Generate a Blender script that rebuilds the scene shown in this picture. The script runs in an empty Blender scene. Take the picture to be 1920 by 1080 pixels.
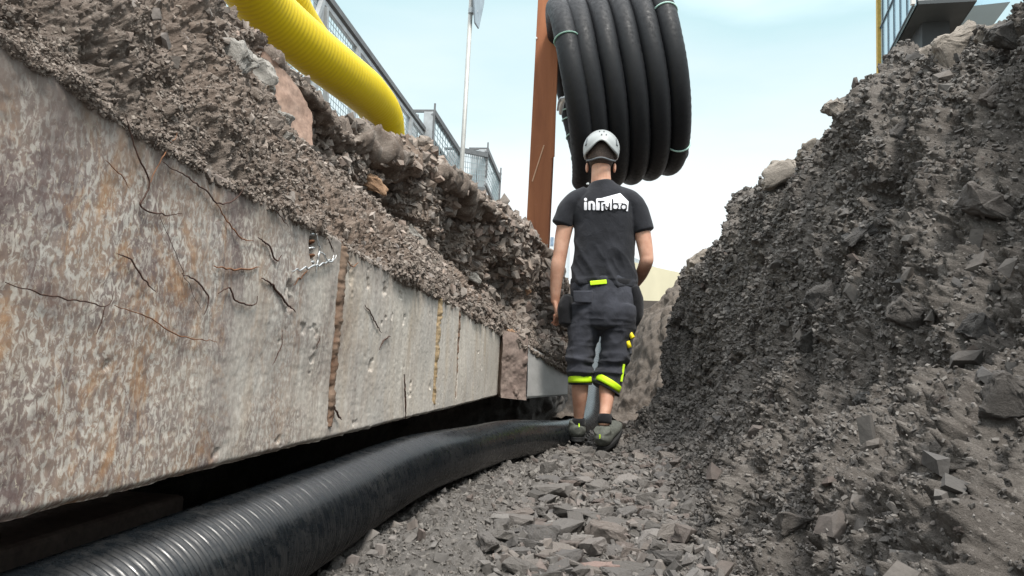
import bpy, bmesh, math, random
import numpy as np
from mathutils import Vector, Matrix
from mathutils.bvhtree import BVHTree
rng = np.random.RandomState(7); random.seed(7)
S = bpy.context.scene
# ------------------------------------------------------------------ camera
CAM = np.array([0., 0., .45]); F = 1400.; YAW, PITCH, ROLL = -.1214, .1035, .045
_f = np.array([math.sin(YAW)*math.cos(PITCH), math.cos(YAW)*math.cos(PITCH), math.sin(PITCH)])
_r0 = np.cross(_f, [0, 0, 1]); _r0 /= np.linalg.norm(_r0); _u0 = np.cross(_r0, _f)
_r = math.cos(ROLL)*_r0 + math.sin(ROLL)*_u0; _u = -math.sin(ROLL)*_r0 + math.cos(ROLL)*_u0
cd = bpy.data.cameras.new('camera'); cam = bpy.data.objects.new('camera', cd); S.collection.objects.link(cam)
cd.sensor_width = 36; cd.lens = 36*F/1920; cd.clip_start = .02; cd.clip_end = 2000
cam.matrix_world = Matrix(((_r[0], _u[0], -_f[0], CAM[0]), (_r[1], _u[1], -_f[1], CAM[1]), (_r[2], _u[2], -_f[2], CAM[2]), (0, 0, 0, 1)))
S.camera = cam
# ------------------------------------------------------------------ world, sun, exposure
SUN_EL, SUN_AZ = math.radians(58), math.radians(150)      # azimuth clockwise from +Y: high, behind the camera on the right
S.view_settings.view_transform = 'Standard'; S.view_settings.look = 'None'; S.view_settings.gamma = 1
S.view_settings.exposure = .9
W = bpy.data.worlds.new('World'); S.world = W; W.use_nodes = True
nt = W.node_tree; nt.nodes.clear()
def wn(t, **k):
    n = nt.nodes.new(t)
    for a, b in k.items(): setattr(n, a, b)
    return n
sky = wn('ShaderNodeTexSky', sky_type='NISHITA', sun_disc=False, sun_elevation=SUN_EL, sun_rotation=SUN_AZ, air_density=1.2, dust_density=3.0, ozone_density=1.5)
geo = wn('ShaderNodeNewGeometry'); tc = wn('ShaderNodeTexCoord')
sep = wn('ShaderNodeSeparateXYZ'); nt.links.new(tc.outputs['Generated'], sep.inputs[0])
mp = wn('ShaderNodeMapping'); mp.inputs['Scale'].default_value = (1.2, 1.2, 4.5); nt.links.new(tc.outputs['Generated'], mp.inputs[0])
no = wn('ShaderNodeTexNoise'); no.inputs['Scale'].default_value = 1.5; no.inputs['Detail'].default_value = 6; nt.links.new(mp.outputs[0], no.inputs['Vector'])
cr = wn('ShaderNodeValToRGB')                                # thin cloud: pale cyan high up, white towards the horizon
cr.color_ramp.elements[0].position = .12; cr.color_ramp.elements[0].color = (6.3, 6.4, 6.4, 1)
e = cr.color_ramp.elements.new(.27); e.color = (5.7, 6.2, 6.25, 1)
e = cr.color_ramp.elements.new(.43); e.color = (3.7, 5.1, 5.3, 1)
cr.color_ramp.elements[-1].position = .85; cr.color_ramp.elements[-1].color = (17, 17.5, 18, 1)
ad = wn('ShaderNodeMath', operation='MULTIPLY_ADD'); nt.links.new(no.outputs[0], ad.inputs[0]); ad.inputs[1].default_value = -.28
a2 = wn('ShaderNodeMath', operation='ADD'); a2.inputs[1].default_value = .14
nt.links.new(sep.outputs[2], a2.inputs[0]); nt.links.new(a2.outputs[0], ad.inputs[2]); nt.links.new(ad.outputs[0], cr.inputs[0])
mx = wn('ShaderNodeMix', data_type='RGBA'); mx.inputs[0].default_value = .9
nt.links.new(sky.outputs[0], mx.inputs[6]); nt.links.new(cr.outputs[0], mx.inputs[7])
bg = wn('ShaderNodeBackground'); bg.inputs[1].default_value = .1; nt.links.new(mx.outputs[2], bg.inputs[0])
wo = wn('ShaderNodeOutputWorld'); nt.links.new(bg.outputs[0], wo.inputs[0])
sl = bpy.data.lights.new('sun', 'SUN'); sl.energy = 2.1; sl.angle = math.radians(12); sl.color = (1, .95, .88)
so = bpy.data.objects.new('sun', sl); S.collection.objects.link(so)
sd = Vector((math.sin(SUN_AZ)*math.cos(SUN_EL), math.cos(SUN_AZ)*math.cos(SUN_EL), math.sin(SUN_EL)))
so.rotation_euler = sd.to_track_quat('Z', 'Y').to_euler(); so.location = (3, -4, 9)

# ------------------------------------------------------------------ measuring helpers
def ray(px, py): return _f*F + _r*(px-960) - _u*(py-540)
def pix(px, py, d): v = ray(px, py); return CAM + v*(d/v[1])
def pixX(px, py, x): v = ray(px, py); return CAM + v*((x-CAM[0])/v[0])
def pixZ(px, py, z): v = ray(px, py); return CAM + v*((z-CAM[2])/v[2])
# ------------------------------------------------------------------ noise (numpy)
def h3(ix, iy, iz, s):
    h = (ix.astype(np.int64)*374761393 + iy.astype(np.int64)*668265263 + iz.astype(np.int64)*2147483647 + s*1274126177) & 0xffffffff
    h = ((h ^ (h >> 13))*1274126177) & 0xffffffff; h = ((h ^ (h >> 16))*2246822519) & 0xffffffff
    return ((h ^ (h >> 15)) & 0xffffff)/float(0xffffff)
def vnoise(p, s=0):
    i = np.floor(p).astype(np.int64); f = p-i; u = f*f*f*(f*(f*6-15)+10); r = 0
    for dx in (0, 1):
        wx = u[:, 0] if dx else 1-u[:, 0]
        for dy in (0, 1):
            wy = u[:, 1] if dy else 1-u[:, 1]
            for dz in (0, 1):
                wz = u[:, 2] if dz else 1-u[:, 2]
                r = r + wx*wy*wz*h3(i[:, 0]+dx, i[:, 1]+dy, i[:, 2]+dz, s)
    return r*2-1
def fbm(p, o=4, s=0, g=.5, l=2.03):
    a, r = 1., 0
    for k in range(o): r = r + a*vnoise(p, s+k*17); p = p*l + 3.7; a *= g
    return r
def ridged(p, o=4, s=0):
    a, r = 1., 0
    for k in range(o): r = r + a*(1-2*np.abs(vnoise(p, s+k*13))); p = p*2.07+1.3; a *= .5
    return r
def stones(p, dens=.6, s=0, rmin=.18, rmax=.5):
    """height of angular stones poking out of the surface, unit cells"""
    i = np.floor(p).astype(np.int64); h = np.zeros(len(p)); t = np.zeros(len(p))
    for dx in (-1, 0, 1):
        for dy in (-1, 0, 1):
            for dz in (-1, 0, 1):
                c = i + (dx, dy, dz)
                a = [h3(c[:, 0], c[:, 1], c[:, 2], s+k) for k in range(5)]
                q = p - (c + np.stack(a[:3], 1)*.8+.1); R = rmin + (rmax-rmin)*a[3]**2
                ang = a[4]*6.28; ca, sa = np.cos(ang), np.sin(ang)
                q0 = q[:, 0]*ca+q[:, 1]*sa; q1 = -q[:, 0]*sa+q[:, 1]*ca; q2 = q[:, 2]*.8+q0*.35; q1 = q1*1.3
                d = np.maximum.reduce([np.abs(q0), np.abs(q1), np.abs(q2), (np.abs(q0)+np.abs(q1)+np.abs(q2))*.62])
                v = np.where(a[4] < dens, np.clip((R-d)/R*2.2, 0, 1)*R, 0); t = np.where(v > h, a[3], t); h = np.maximum(h, v)
    return h, t
# ------------------------------------------------------------------ object helpers
def link(o, parent=None):
    S.collection.objects.link(o)
    if parent is not None: o.parent = parent
    return o
def tag(o, label=None, cat=None, group=None, kind=None):
    for k, v in (('label', label), ('category', cat), ('group', group), ('kind', kind)):
        if v: o[k] = v
    return o
def root(name, loc, label, cat, group=None):
    o = bpy.data.objects.new(name, None); o.location = tuple(loc); o.empty_display_size = .1; link(o)
    return tag(o, label, cat, group)
def origin(p):
    v = Vector((0, 0, 0))
    while p is not None: v += p.location; p = p.parent
    return v
def mk(name, V, Fc, mat, parent=None, smooth=True, loc=None, label=None, cat=None, group=None, kind=None, attrs=None):
    """V in world coordinates. A part is stored relative to its thing."""
    V = np.asarray(V, float)
    if loc is None: loc = tuple(origin(parent)) if parent is not None else (0, 0, 0)
    me = bpy.data.meshes.new(name); Vl = V-np.array(loc)
    if isinstance(Fc, np.ndarray):
        n, k = Fc.shape; me.vertices.add(len(V)); me.vertices.foreach_set('co', Vl.ravel().astype(np.float32))
        me.loops.add(n*k); me.loops.foreach_set('vertex_index', Fc.ravel().astype(np.int32))
        me.polygons.add(n); me.polygons.foreach_set('loop_start', (np.arange(n)*k).astype(np.int32))
        me.polygons.foreach_set('loop_total', np.full(n, k, np.int32)); me.update(calc_edges=True)
    else:
        me.from_pydata([tuple(v) for v in Vl], [], [tuple(int(i) for i in f) for f in Fc]); me.update()
    me.polygons.foreach_set('use_smooth', np.full(len(me.polygons), bool(smooth)))
    for an, av in (attrs or {}).items():
        a = me.attributes.new(an, 'FLOAT', 'POINT'); a.data.foreach_set('value', np.asarray(av, np.float32))
    me.materials.append(mat); o = bpy.data.objects.new(name, me)
    if parent is None: o.location = loc
    else: o.location = Vector(loc)-origin(parent)
    link(o, parent); return tag(o, label, cat, group, kind)
def gridfaces(n, m, wrap=False):
    i = np.arange(n-1)[:, None]*m; j = np.arange(m if wrap else m-1)[None]; j2 = (j+1) % m
    return np.stack([i+j, i+j2, i+m+j2, i+m+j], -1).reshape(-1, 4)
def cr1(P, t):
    """Catmull-Rom through P[k] at parameters t in 0..len-1"""
    P = np.asarray(P, float); n = len(P); i = np.clip(np.floor(t).astype(int), 0, n-2); f = (t-i).reshape((-1,)+(1,)*(P.ndim-1))
    a = P[np.clip(i-1, 0, n-1)]; b = P[i]; c = P[i+1]; d = P[np.clip(i+2, 0, n-1)]
    return .5*(2*b + (c-a)*f + (2*a-5*b+4*c-d)*f*f + (3*b-3*c+d-a)*f**3)
def loft(T, n, m, st=None, tr=None):
    """T[track][station] -> n x m grid (stations x tracks)"""
    T = np.asarray(T, float).transpose(1, 0, 2)
    A = cr1(T, np.linspace(0, len(T)-1, n) if st is None else st)
    B = cr1(A.transpose(1, 0, 2), np.linspace(0, A.shape[1]-1, m) if tr is None else tr).transpose(1, 0, 2)
    return B
def gnormals(G, flip=1):
    a = np.gradient(G, axis=0); b = np.gradient(G, axis=1); N = np.cross(a, b); N /= np.linalg.norm(N, axis=2, keepdims=True)+1e-12
    return N*flip
def path(P, n):
    P = np.asarray(P, float); C = cr1(P, np.linspace(0, len(P)-1, 900)); L = np.r_[0, np.cumsum(np.linalg.norm(np.diff(C, axis=0), axis=1))]
    s = np.linspace(0, L[-1], n); return np.stack([np.interp(s, L, C[:, k]) for k in range(3)], 1), s
def tube(P, r, k=12, n=None, cap=True, prof=None, rf=None):
    """tube along P; returns verts, faces, along, angle"""
    if n: C, s = path(P, n)
    else: C = np.asarray(P, float); s = np.r_[0, np.cumsum(np.linalg.norm(np.diff(C, axis=0), axis=1))]
    T = np.gradient(C, axis=0); T /= np.linalg.norm(T, axis=1, keepdims=True)
    u = np.cross(T[0], [0, 0, 1.]);
    if np.linalg.norm(u) < .1: u = np.cross(T[0], [1., 0, 0])
    U = []
    for t in T: u = u-t*(u@t); u = u/np.linalg.norm(u); U.append(u)
    U = np.array(U); V2 = np.cross(T, U); a = np.linspace(0, 2*np.pi, k, endpoint=False)
    R = np.full(len(C), r) if np.isscalar(r) else np.interp(np.linspace(0, 1, len(C)), np.linspace(0, 1, len(r)), r)
    R = R[:, None]*np.ones((1, k))
    if rf is not None: R = R+rf(s[:, None], a[None])
    V = C[:, None]+R[..., None]*(np.cos(a)[None, :, None]*U[:, None]+np.sin(a)[None, :, None]*V2[:, None])
    Fc = gridfaces(len(C), k, True); V = V.reshape(-1, 3); al = np.repeat(s, k); an = np.tile(a, len(C))
    if cap:
        b = len(V); V = np.vstack([V, C[0], C[-1]]); e = (len(C)-1)*k; j = np.arange(k); j2 = (j+1) % k
        Fc = np.vstack([Fc, np.stack([j2, j, np.full(k, b), np.full(k, b)], 1), np.stack([e+j, e+j2, np.full(k, b+1), np.full(k, b+1)], 1)])
        Fl = [tuple(f) if f[2] != f[3] else tuple(f[:3]) for f in Fc]; al = np.r_[al, s[0], s[-1]]; an = np.r_[an, 0, 0]
        return V, Fl, al, an
    return V, Fc, al, an
class MB:
    def __init__(s): s.v = []; s.f = []
    def add(s, V, Fc):
        b = sum(len(x) for x in s.v); s.v.append(np.asarray(V, float)); s.f += [tuple(int(i)+b for i in f) for f in Fc]; return s
    def hexa(s, c):   # 8 corners: 4 bottom ccw, 4 top ccw
        return s.add(c, [(0, 3, 2, 1), (4, 5, 6, 7), (0, 1, 5, 4), (1, 2, 6, 5), (2, 3, 7, 6), (3, 0, 4, 7)])
    def box(s, lo, hi):
        (a, b, c), (d, e, f) = lo, hi
        return s.hexa([(a, b, c), (d, b, c), (d, e, c), (a, e, c), (a, b, f), (d, b, f), (d, e, f), (a, e, f)])
    def bar(s, p, q, w, h=None, up=(0, 0, 1)):
        p = np.array(p, float); q = np.array(q, float); h = h or w; t = (q-p)/np.linalg.norm(q-p); x = np.cross(t, up)
        if np.linalg.norm(x) < .05: x = np.cross(t, (0, 1, 0))
        x /= np.linalg.norm(x); y = np.cross(x, t); c = []
        for e in (p, q):
            for a, b in ((-1, -1), (1, -1), (1, 1), (-1, 1)): c.append(e+x*a*w/2+y*b*h/2)
        return s.hexa(c)
    def tube(s, P, r, k=8, n=None): V, Fc, _, _ = tube(P, r, k, n); return s.add(V, Fc)
    def build(s, name, mat, parent=None, smooth=False, bevel=0, **k):
        V = np.vstack(s.v)
        if parent is None and 'loc' not in k: k['loc'] = ((V[:, 0].min()+V[:, 0].max())/2, (V[:, 1].min()+V[:, 1].max())/2, V[:, 2].min())
        o = mk(name, V, s.f, mat, parent, smooth, **k)
        bm = bmesh.new(); bm.from_mesh(o.data); bmesh.ops.recalc_face_normals(bm, faces=bm.faces); bm.to_mesh(o.data); bm.free()
        if bevel:
            m = o.modifiers.new('bevel', 'BEVEL'); m.width = bevel; m.segments = 2; m.limit_method = 'ANGLE'
        return o
def applied(o):
    dg = bpy.context.evaluated_depsgraph_get(); me = bpy.data.meshes.new_from_object(o.evaluated_get(dg)); old = o.data
    o.modifiers.clear(); o.data = me; return o
# ------------------------------------------------------------------ materials
class Mat:
    def __init__(s, name, rough=.8, spec=.3, metal=0):
        s.m = bpy.data.materials.new(name); s.m.use_nodes = True; s.t = s.m.node_tree; s.b = s.t.nodes['Principled BSDF']
        s.b.inputs['Roughness'].default_value = rough; s.b.inputs['Specular IOR Level'].default_value = spec; s.b.inputs['Metallic'].default_value = metal
        s.tc = s.t.nodes.new('ShaderNodeTexCoord').outputs['Object']; s.h = None
    def n(s, t, **k):
        n = s.t.nodes.new(t)
        for a, b in k.items(): setattr(n, a, b)
        return n
    def L(s, a, b): s.t.links.new(a, b)
    def map(s, sc=(1, 1, 1), rot=(0, 0, 0), src=None):
        n = s.n('ShaderNodeMapping'); n.inputs['Scale'].default_value = sc; n.inputs['Rotation'].default_value = rot; s.L(src or s.tc, n.inputs[0]); return n.outputs[0]
    def noise(s, scale, detail=5, rough=.55, vec=None, dist=0):
        n = s.n('ShaderNodeTexNoise'); n.inputs['Scale'].default_value = scale; n.inputs['Detail'].default_value = detail
        n.inputs['Roughness'].default_value = rough; n.inputs['Distortion'].default_value = dist; s.L(vec or s.tc, n.inputs['Vector']); return n.outputs[0]
    def voro(s, scale, feature='F1', vec=None, out='Distance'):
        n = s.n('ShaderNodeTexVoronoi', feature=feature); n.inputs['Scale'].default_value = scale; s.L(vec or s.tc, n.inputs['Vector']); return n.outputs[out]
    def ramp(s, fac, *st):
        n = s.n('ShaderNodeValToRGB'); r = n.color_ramp
        while len(r.elements) < len(st): r.elements.new(.5)
        for e, (p, c) in zip(r.elements, st): e.position = p; e.color = (c if hasattr(c, '__len__') else (c, c, c))[:3]+(1,) if hasattr(c, '__len__') else (c, c, c, 1)
        s.L(fac, n.inputs[0]); return n.outputs[0]
    def mix(s, fac, a, b, mode='MIX'):
        n = s.n('ShaderNodeMix', data_type='RGBA', blend_type=mode)
        for i, v in ((0, fac), (6, a), (7, b)):
            if hasattr(v, 'is_linked'): s.L(v, n.inputs[i])
            elif i == 0: n.inputs[0].default_value = v
            else: n.inputs[i].default_value = tuple(v)+(1,)
        return n.outputs[2]
    def math(s, op, a, b=0.):
        n = s.n('ShaderNodeMath', operation=op)
        for i, v in ((0, a), (1, b)):
            if hasattr(v, 'is_linked'): s.L(v, n.inputs[i])
            else: n.inputs[i].default_value = v
        return n.outputs[0]
    def attr(s, name): n = s.n('ShaderNodeAttribute'); n.attribute_name = name; return n.outputs['Fac']
    def objrand(s): return s.n('ShaderNodeObjectInfo').outputs['Random']
    def col(s, c):
        if hasattr(c, 'is_linked'): s.L(c, s.b.inputs['Base Color'])
        else: s.b.inputs['Base Color'].default_value = tuple(c)+(1,)
        return s
    def rough(s, c): s.L(c, s.b.inputs['Roughness']); return s
    def bump(s, h, dist=.002, st=1.):
        n = s.n('ShaderNodeBump'); n.inputs['Strength'].default_value = st; n.inputs['Distance'].default_value = dist; s.L(h, n.inputs['Height'])
        if s.h is not None: s.L(s.h, n.inputs['Normal'])
        s.h = n.outputs[0]; s.L(s.h, s.b.inputs['Normal']); return s
def simple(name, c, rough=.7, metal=0, var=.15, sc=8, bump=0, spec=.3):
    m = Mat(name, rough, spec, metal); f = m.noise(sc, 5)
    m.col(m.mix(m.ramp(f, (.3, 0.), (.7, 1.)), tuple(x*(1-var) for x in c), tuple(min(1, x*(1+var)) for x in c)))
    if bump: m.bump(m.noise(sc*6, 4), bump)
    return m.m
def dirt(name, dark, mid, light, warm=None, pale=.10):
    m = Mat(name, .95, .15)
    a = m.noise(2.2, 6, .6); b = m.noise(17, 6, .65); c = m.noise(110, 4, .7)
    base = m.mix(m.ramp(a, (.3, 0.), (.7, 1.)), dark, mid)
    base = m.mix(m.ramp(b, (.42, 0.), (.75, .8)), base, light)
    base = m.mix(m.ramp(c, (.35, 0.), (.5, .5), (.68, 1.)), m.mix(.55, base, dark), base)
    st = m.attr('stone'); base = m.mix(m.ramp(st, (.0, 0.), (.35, 0.), (.4, .55)), base, m.mix(m.ramp(b, (.4, 0.), (.6, 1.)), mid, light))
    v = m.voro(330, out='Color'); vs = m.n('ShaderNodeSeparateColor'); m.L(v, vs.inputs[0])
    base = m.mix(m.ramp(vs.outputs[0], (.955, 0.), (.965, pale*3)), base, tuple(min(1, x*1.6) for x in light))
    if warm: base = m.mix(m.ramp(m.noise(1.1, 3), (.5, 0.), (.72, .6)), base, warm)
    m.col(base)
    m.bump(m.noise(60, 8, .72), .007, 1.); m.bump(m.noise(290, 3, .7), .002, 1.)
    return m.m
M = {}
M['dirt_r'] = dirt('dark_excavated_soil', (.080, .070, .062), (.142, .127, .114), (.23, .21, .19))
M['dirt_l'] = dirt('brown_excavated_soil', (.115, .09, .074), (.21, .172, .146), (.31, .27, .235), (.22, .15, .108), .12)
M['dirt_f'] = dirt('grey_gravelly_soil', (.08, .074, .068), (.14, .13, .12), (.22, .205, .19))
M['dirt_m'] = dirt('brown_soil', (.10, .083, .07), (.14, .118, .10), (.18, .155, .13))
def rockmat(name, cols, dust, useattr=False):
    m = Mat(name, .9, .2); r = m.attr('tone') if useattr else m.objrand()
    c = m.ramp(r, *[(i/(len(cols)-1), k) for i, k in enumerate(cols)])
    n1 = m.noise(9, 6, .6); n2 = m.noise(70, 5, .7)
    c = m.mix(m.ramp(n1, (.35, 0.), (.7, .6)), c, dust); c = m.mix(m.ramp(n2, (.3, .35), (.6, 0.)), c, (.03, .028, .027))
    m.col(c); m.bump(n1, .006, .7); m.bump(n2, .0018, .8); return m.m
gc = [(.08, .075, .07), (.135, .126, .118), (.17, .157, .145), (.11, .106, .105), (.21, .185, .165), (.15, .118, .105), (.26, .245, .23)]
M['rock_f'] = rockmat('broken_grey_stone', gc, (.165, .15, .135)); M['rock_fa'] = rockmat('broken_grey_gravel', gc, (.19, .175, .16), True)
dc = [tuple(x*.75 for x in c) for c in gc]
M['rock_r'] = rockmat('dusty_dark_stone', dc, (.135, .125, .115)); M['rock_ra'] = rockmat('dusty_dark_gravel', dc, (.135, .125, .115), True)
lc = [tuple(x*k for x, k in zip(c, (1.75, 1.6, 1.48))) for c in gc]
M['rock_l'] = rockmat('dusty_brown_stone', lc, (.29, .26, .235)); M['rock_la'] = rockmat('dusty_brown_gravel', lc, (.29, .26, .235), True)
M['boulder'] = rockmat('pale_grey_boulder', [(.3, .28, .25), (.36, .34, .31)], (.42, .40, .37))
M['rock_top'] = rockmat('tan_stone', [(.27, .235, .20), (.31, .275, .24)], (.34, .30, .26))
M['rock_orange'] = rockmat('orange_brown_stone', [(.36, .22, .13), (.33, .2, .13)], (.42, .28, .19))
M['slab'] = rockmat('reddish_slab', [(.34, .22, .165), (.33, .22, .17)], (.42, .32, .26))
# concrete wall face
def wallmat():
    m = Mat('stained_old_concrete', .85, .25)
    sp = m.n('ShaderNodeSeparateXYZ'); m.L(m.tc, sp.inputs[0]); y, z = m.math('ADD', sp.outputs[1], 2.2), m.math('ADD', sp.outputs[2], .28)
    st = m.map((1, 44, 5.5)); st2 = m.map((1, 150, 60)); st3 = m.map((1, 120, 75))
    n1 = m.noise(1, 7, .62, st, .1); n2 = m.noise(1, 6, .7, st2, .3); n3 = m.noise(1, 5, .66, st3, .8); big = m.noise(3.3, 6, .62); rb = m.noise(8, 8, .7, None, .5)
    c = m.mix(m.ramp(n1, (.36, 0.), (.62, 1.)), (.49, .445, .385), (.60, .56, .495))
    c = m.mix(m.ramp(n2, (.33, .3), (.47, 0.)), c, (.36, .30, .25)); c = m.mix(m.ramp(n2, (.56, 0.), (.68, .2)), c, (.66, .62, .55))
    c = m.mix(m.ramp(m.noise(2.1, 5, .6, m.map((1, 1, .5))), (.42, 0.), (.62, .35)), c, (.40, .395, .385)); c = m.mix(m.ramp(m.noise(1, 5, .6, m.map((1, 7, 1.6))), (.52, 0.), (.70, .5)), c, (.47, .375, .27))
    # brown and purple iron staining, heavy at the near end and fading along the wall
    near = m.ramp(m.math('ADD', m.math('MULTIPLY', y, .4), m.math('MULTIPLY', m.math('SUBTRACT', big, .5), 1.1)), (.36, 1.), (.50, .78), (.64, .34), (.84, .04))
    mot = m.ramp(n3, (.43, 0.), (.53, 1.))
    c = m.mix(m.math('MULTIPLY', m.math('MULTIPLY', near, mot), .78), c, m.mix(m.ramp(rb, (.42, 0.), (.60, 1.)), (.14, .095, .088), (.24, .15, .10)))
    dk = m.ramp(m.noise(4.2, 9, .7, m.map((1, 1.5, .8)), .3), (.48, 0.), (.60, 1.))
    c = m.mix(m.math('MULTIPLY', m.math('MULTIPLY', near, dk), .85), c, (.12, .083, .08))
    og = m.ramp(m.noise(6.5, 9, .75, m.map((1, 1.3, .7)), .6), (.52, 0.), (.62, 1.))
    c = m.mix(m.math('MULTIPLY', m.math('MULTIPLY', og, m.ramp(m.math('MULTIPLY', y, .5), (.45, 1.), (.75, .12))), .7), c, (.37, .205, .095))
    fl = m.ramp(m.noise(1, 4, .6, m.map((1, 170, 110)), 1.), (.60, 0.), (.68, .75)); c = m.mix(m.math('MULTIPLY', fl, near), c, (.52, .47, .37))
    # dirt washed over the top edge
    c = m.mix(m.math('MULTIPLY', m.ramp(m.math('ADD', z, m.math('MULTIPLY', rb, .14)), (.70, 0.), (.80, 1.)), .8), c, (.15, .125, .11))
    sp2 = m.ramp(m.voro(90), (.0, 1.), (.07, 0.)); c = m.mix(m.math('MULTIPLY', sp2, m.ramp(big, (.45, 0.), (.6, .8))), c, (.75, .72, .68))
    m.col(c); m.bump(n1, .001, .3); m.bump(n2, .0008, .5); m.bump(n3, .0009, .5); return m.m
M['wall'] = wallmat()
M['cement'] = simple('pale_smooth_concrete', (.38, .375, .365), .8, var=.12, sc=5, bump=.002)
M['pier'] = rockmat('rust_stained_rubble_concrete', [(.2, .15, .13), (.2, .15, .13)], (.33, .27, .23))
M['joint'] = rockmat('rusty_joint_filler', [(.15, .085, .055), (.15, .085, .055)], (.38, .31, .24))
M['joint2'] = rockmat('ochre_joint_filler', [(.34, .23, .11), (.34, .23, .11)], (.46, .38, .27))
M['wire'] = simple('dark_rusty_wire', (.075, .042, .032), .7, .3, .4, 60)
M['wire2'] = simple('rusty_wire', (.2, .095, .05), .8, .1, .4, 60)
M['steelwire'] = simple('bare_steel_rod', (.55, .56, .56), .35, .7, .2, 60)
M['hole'] = simple('dark_cavity', (.02, .017, .015), 1)
def plast(name, c, rough, wear, wc, bump=.0006):
    m = Mat(name, rough, .5); n = m.noise(5, 6, .65); n2 = m.noise(42, 5, .7)
    f = m.math('MULTIPLY', m.ramp(n, (.42, 0.), (.66, 1.)), m.ramp(n2, (.4, 0.), (.6, 1.)))
    m.col(m.mix(m.math('MULTIPLY', f, wear), c, wc)); m.rough(m.ramp(n2, (.3, (rough*.8,)*3), (.7, (min(1, rough*1.5),)*3))); m.bump(n2, bump, .5); return m
pm = plast('black_ribbed_plastic', (.005, .0065, .008), .25, .2, (.08, .075, .07)); pm.b.inputs['Specular IOR Level'].default_value = .42; M['pipe'] = pm.m
pm = plast('black_duct_plastic', (.007, .008, .010), .52, .15, (.04, .04, .043)); pm.b.inputs['Specular IOR Level'].default_value = .3; M['coil'] = pm.m
def yellow():
    m = Mat('yellow_ribbed_plastic', .5, .3); n2 = m.noise(28, 5, .7)
    c = m.mix(m.ramp(n2, (.55, 0.), (.8, .35)), (.62, .46, .005), (.40, .29, .025)); a = m.attr('angle'); s = m.attr('along')
    dash = m.ramp(m.math('FRACT', m.math('MULTIPLY', s, 45.)), (.45, 1.), (.6, .25))
    for c0 in (3.55, 3.95, 4.5, 2.9):
        d = m.math('ABSOLUTE', m.math('SUBTRACT', a, c0)); k = m.ramp(d, (.028, 1.), (.045, 0.)); c = m.mix(m.math('MULTIPLY', m.math('MULTIPLY', k, dash), .8), c, (.42, .60, .22))
    m.col(c); return m.m
M['yellow'] = yellow()
M['galv'] = simple('galvanised_steel', (.42, .44, .45), .5, .5, .15, 14)
M['dkrail'] = simple('dull_grey_painted_rail', (.16, .165, .17), .55, .3, .15, 14)
M['mesh'] = simple('galvanised_wire', (.34, .42, .44), .5, .4)
M['polem'] = simple('grey_steel_pole', (.40, .40, .38), .5, .4, .15, 6)
def rustpost():
    m = Mat('red_brown_rusted_steel', .75, .25); g = m.noise(1, 6, .6, m.map((9, 9, 1.1)), .4); n = m.noise(24, 6, .7)
    sp = m.n('ShaderNodeSeparateXYZ'); m.L(m.tc, sp.inputs[0])
    c = m.mix(m.ramp(g, (.32, 0.), (.68, 1.)), (.23, .085, .042), (.36, .145, .068)); c = m.mix(m.ramp(sp.outputs[2], (.0, .9), (1., 0.)), c, (.50, .21, .075))
    c = m.mix(m.ramp(n, (.62, 0.), (.8, .5)), c, (.38, .22, .14)); m.col(c); m.bump(n, .002, .6); return m.m
M['rust'] = rustpost()
M['scratch'] = simple('pale_scratch', (.55, .36, .24), .7)
M['tie'] = simple('pale_green_strap', (.42, .62, .55), .5)
M['white'] = simple('white_plastic', (.75, .77, .76), .5)
def cloth(name, c, var=.3, sc=600, rough=.9):
    m = Mat(name, rough, .15); n = m.noise(6, 5, .6); n2 = m.noise(sc, 2)
    m.b.inputs['Sheen Weight'].default_value = .08; m.b.inputs['Sheen Roughness'].default_value = .6
    m.col(m.mix(m.ramp(n, (.35, 0.), (.7, 1.)), tuple(x*(1-var) for x in c), tuple(x*(1+var) for x in c))); m.bump(m.noise(14, 5, .6, None, .8), .012, .5); m.bump(n2, .0006, .5); return m.m
M['shirt'] = cloth('charcoal_cotton', (.022, .023, .028)); M['trouser'] = cloth('dark_navy_work_cloth', (.040, .042, .052), .45); M['holster'] = cloth('black_cordura', (.011, .011, .013))
M['neon'] = simple('neon_yellow_tape', (.62, .95, .02), .55, var=.06, sc=30)
M['neon'].node_tree.nodes['Principled BSDF'].inputs['Specular IOR Level'].default_value = .4
M['print'] = simple('white_print', (.72, .72, .76), .8, var=.05)
def skin():
    m = Mat('skin', .55, .35); n = m.noise(9, 4); n2 = m.noise(160, 3)
    m.b.inputs['Subsurface Weight'].default_value = .12; m.b.inputs['Subsurface Radius'].default_value = (.02, .008, .004); m.b.inputs['Subsurface Scale'].default_value = .4
    c = m.mix(m.ramp(n, (.35, 0.), (.65, 1.)), (.44, .215, .14), (.62, .37, .265)); c = m.mix(m.ramp(m.noise(38, 5, .7), (.5, 0.), (.75, .35)), c, (.36, .17, .11)); m.col(c); m.bump(n2, .0004, .5); return m.m
M['skin'] = skin()
M['hair'] = simple('cropped_dark_hair', (.085, .065, .055), .9, var=.4, sc=150)
M['helmet'] = simple('pale_grey_helmet_shell', (.35, .37, .37), .35, var=.06, sc=9); M['helmet2'] = simple('dark_grey_helmet_trim', (.13, .14, .15), .6)
M['shoe'] = simple('grey_green_shoe_mesh', (.105, .11, .095), .85, var=.3, sc=60, bump=.002); M['sole'] = simple('dark_shoe_sole', (.028, .028, .028), .8); M['sock'] = cloth('black_sock', (.014, .014, .016))
M['tool'] = simple('yellow_tool_handle', (.80, .66, .02), .4)
M['beige'] = simple('pale_beige_render', (.62, .58, .42), .9, var=.06, sc=.6); M['roofedge'] = simple('blue_grey_roof_sheet', (.42, .47, .50), .6, .2)
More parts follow.
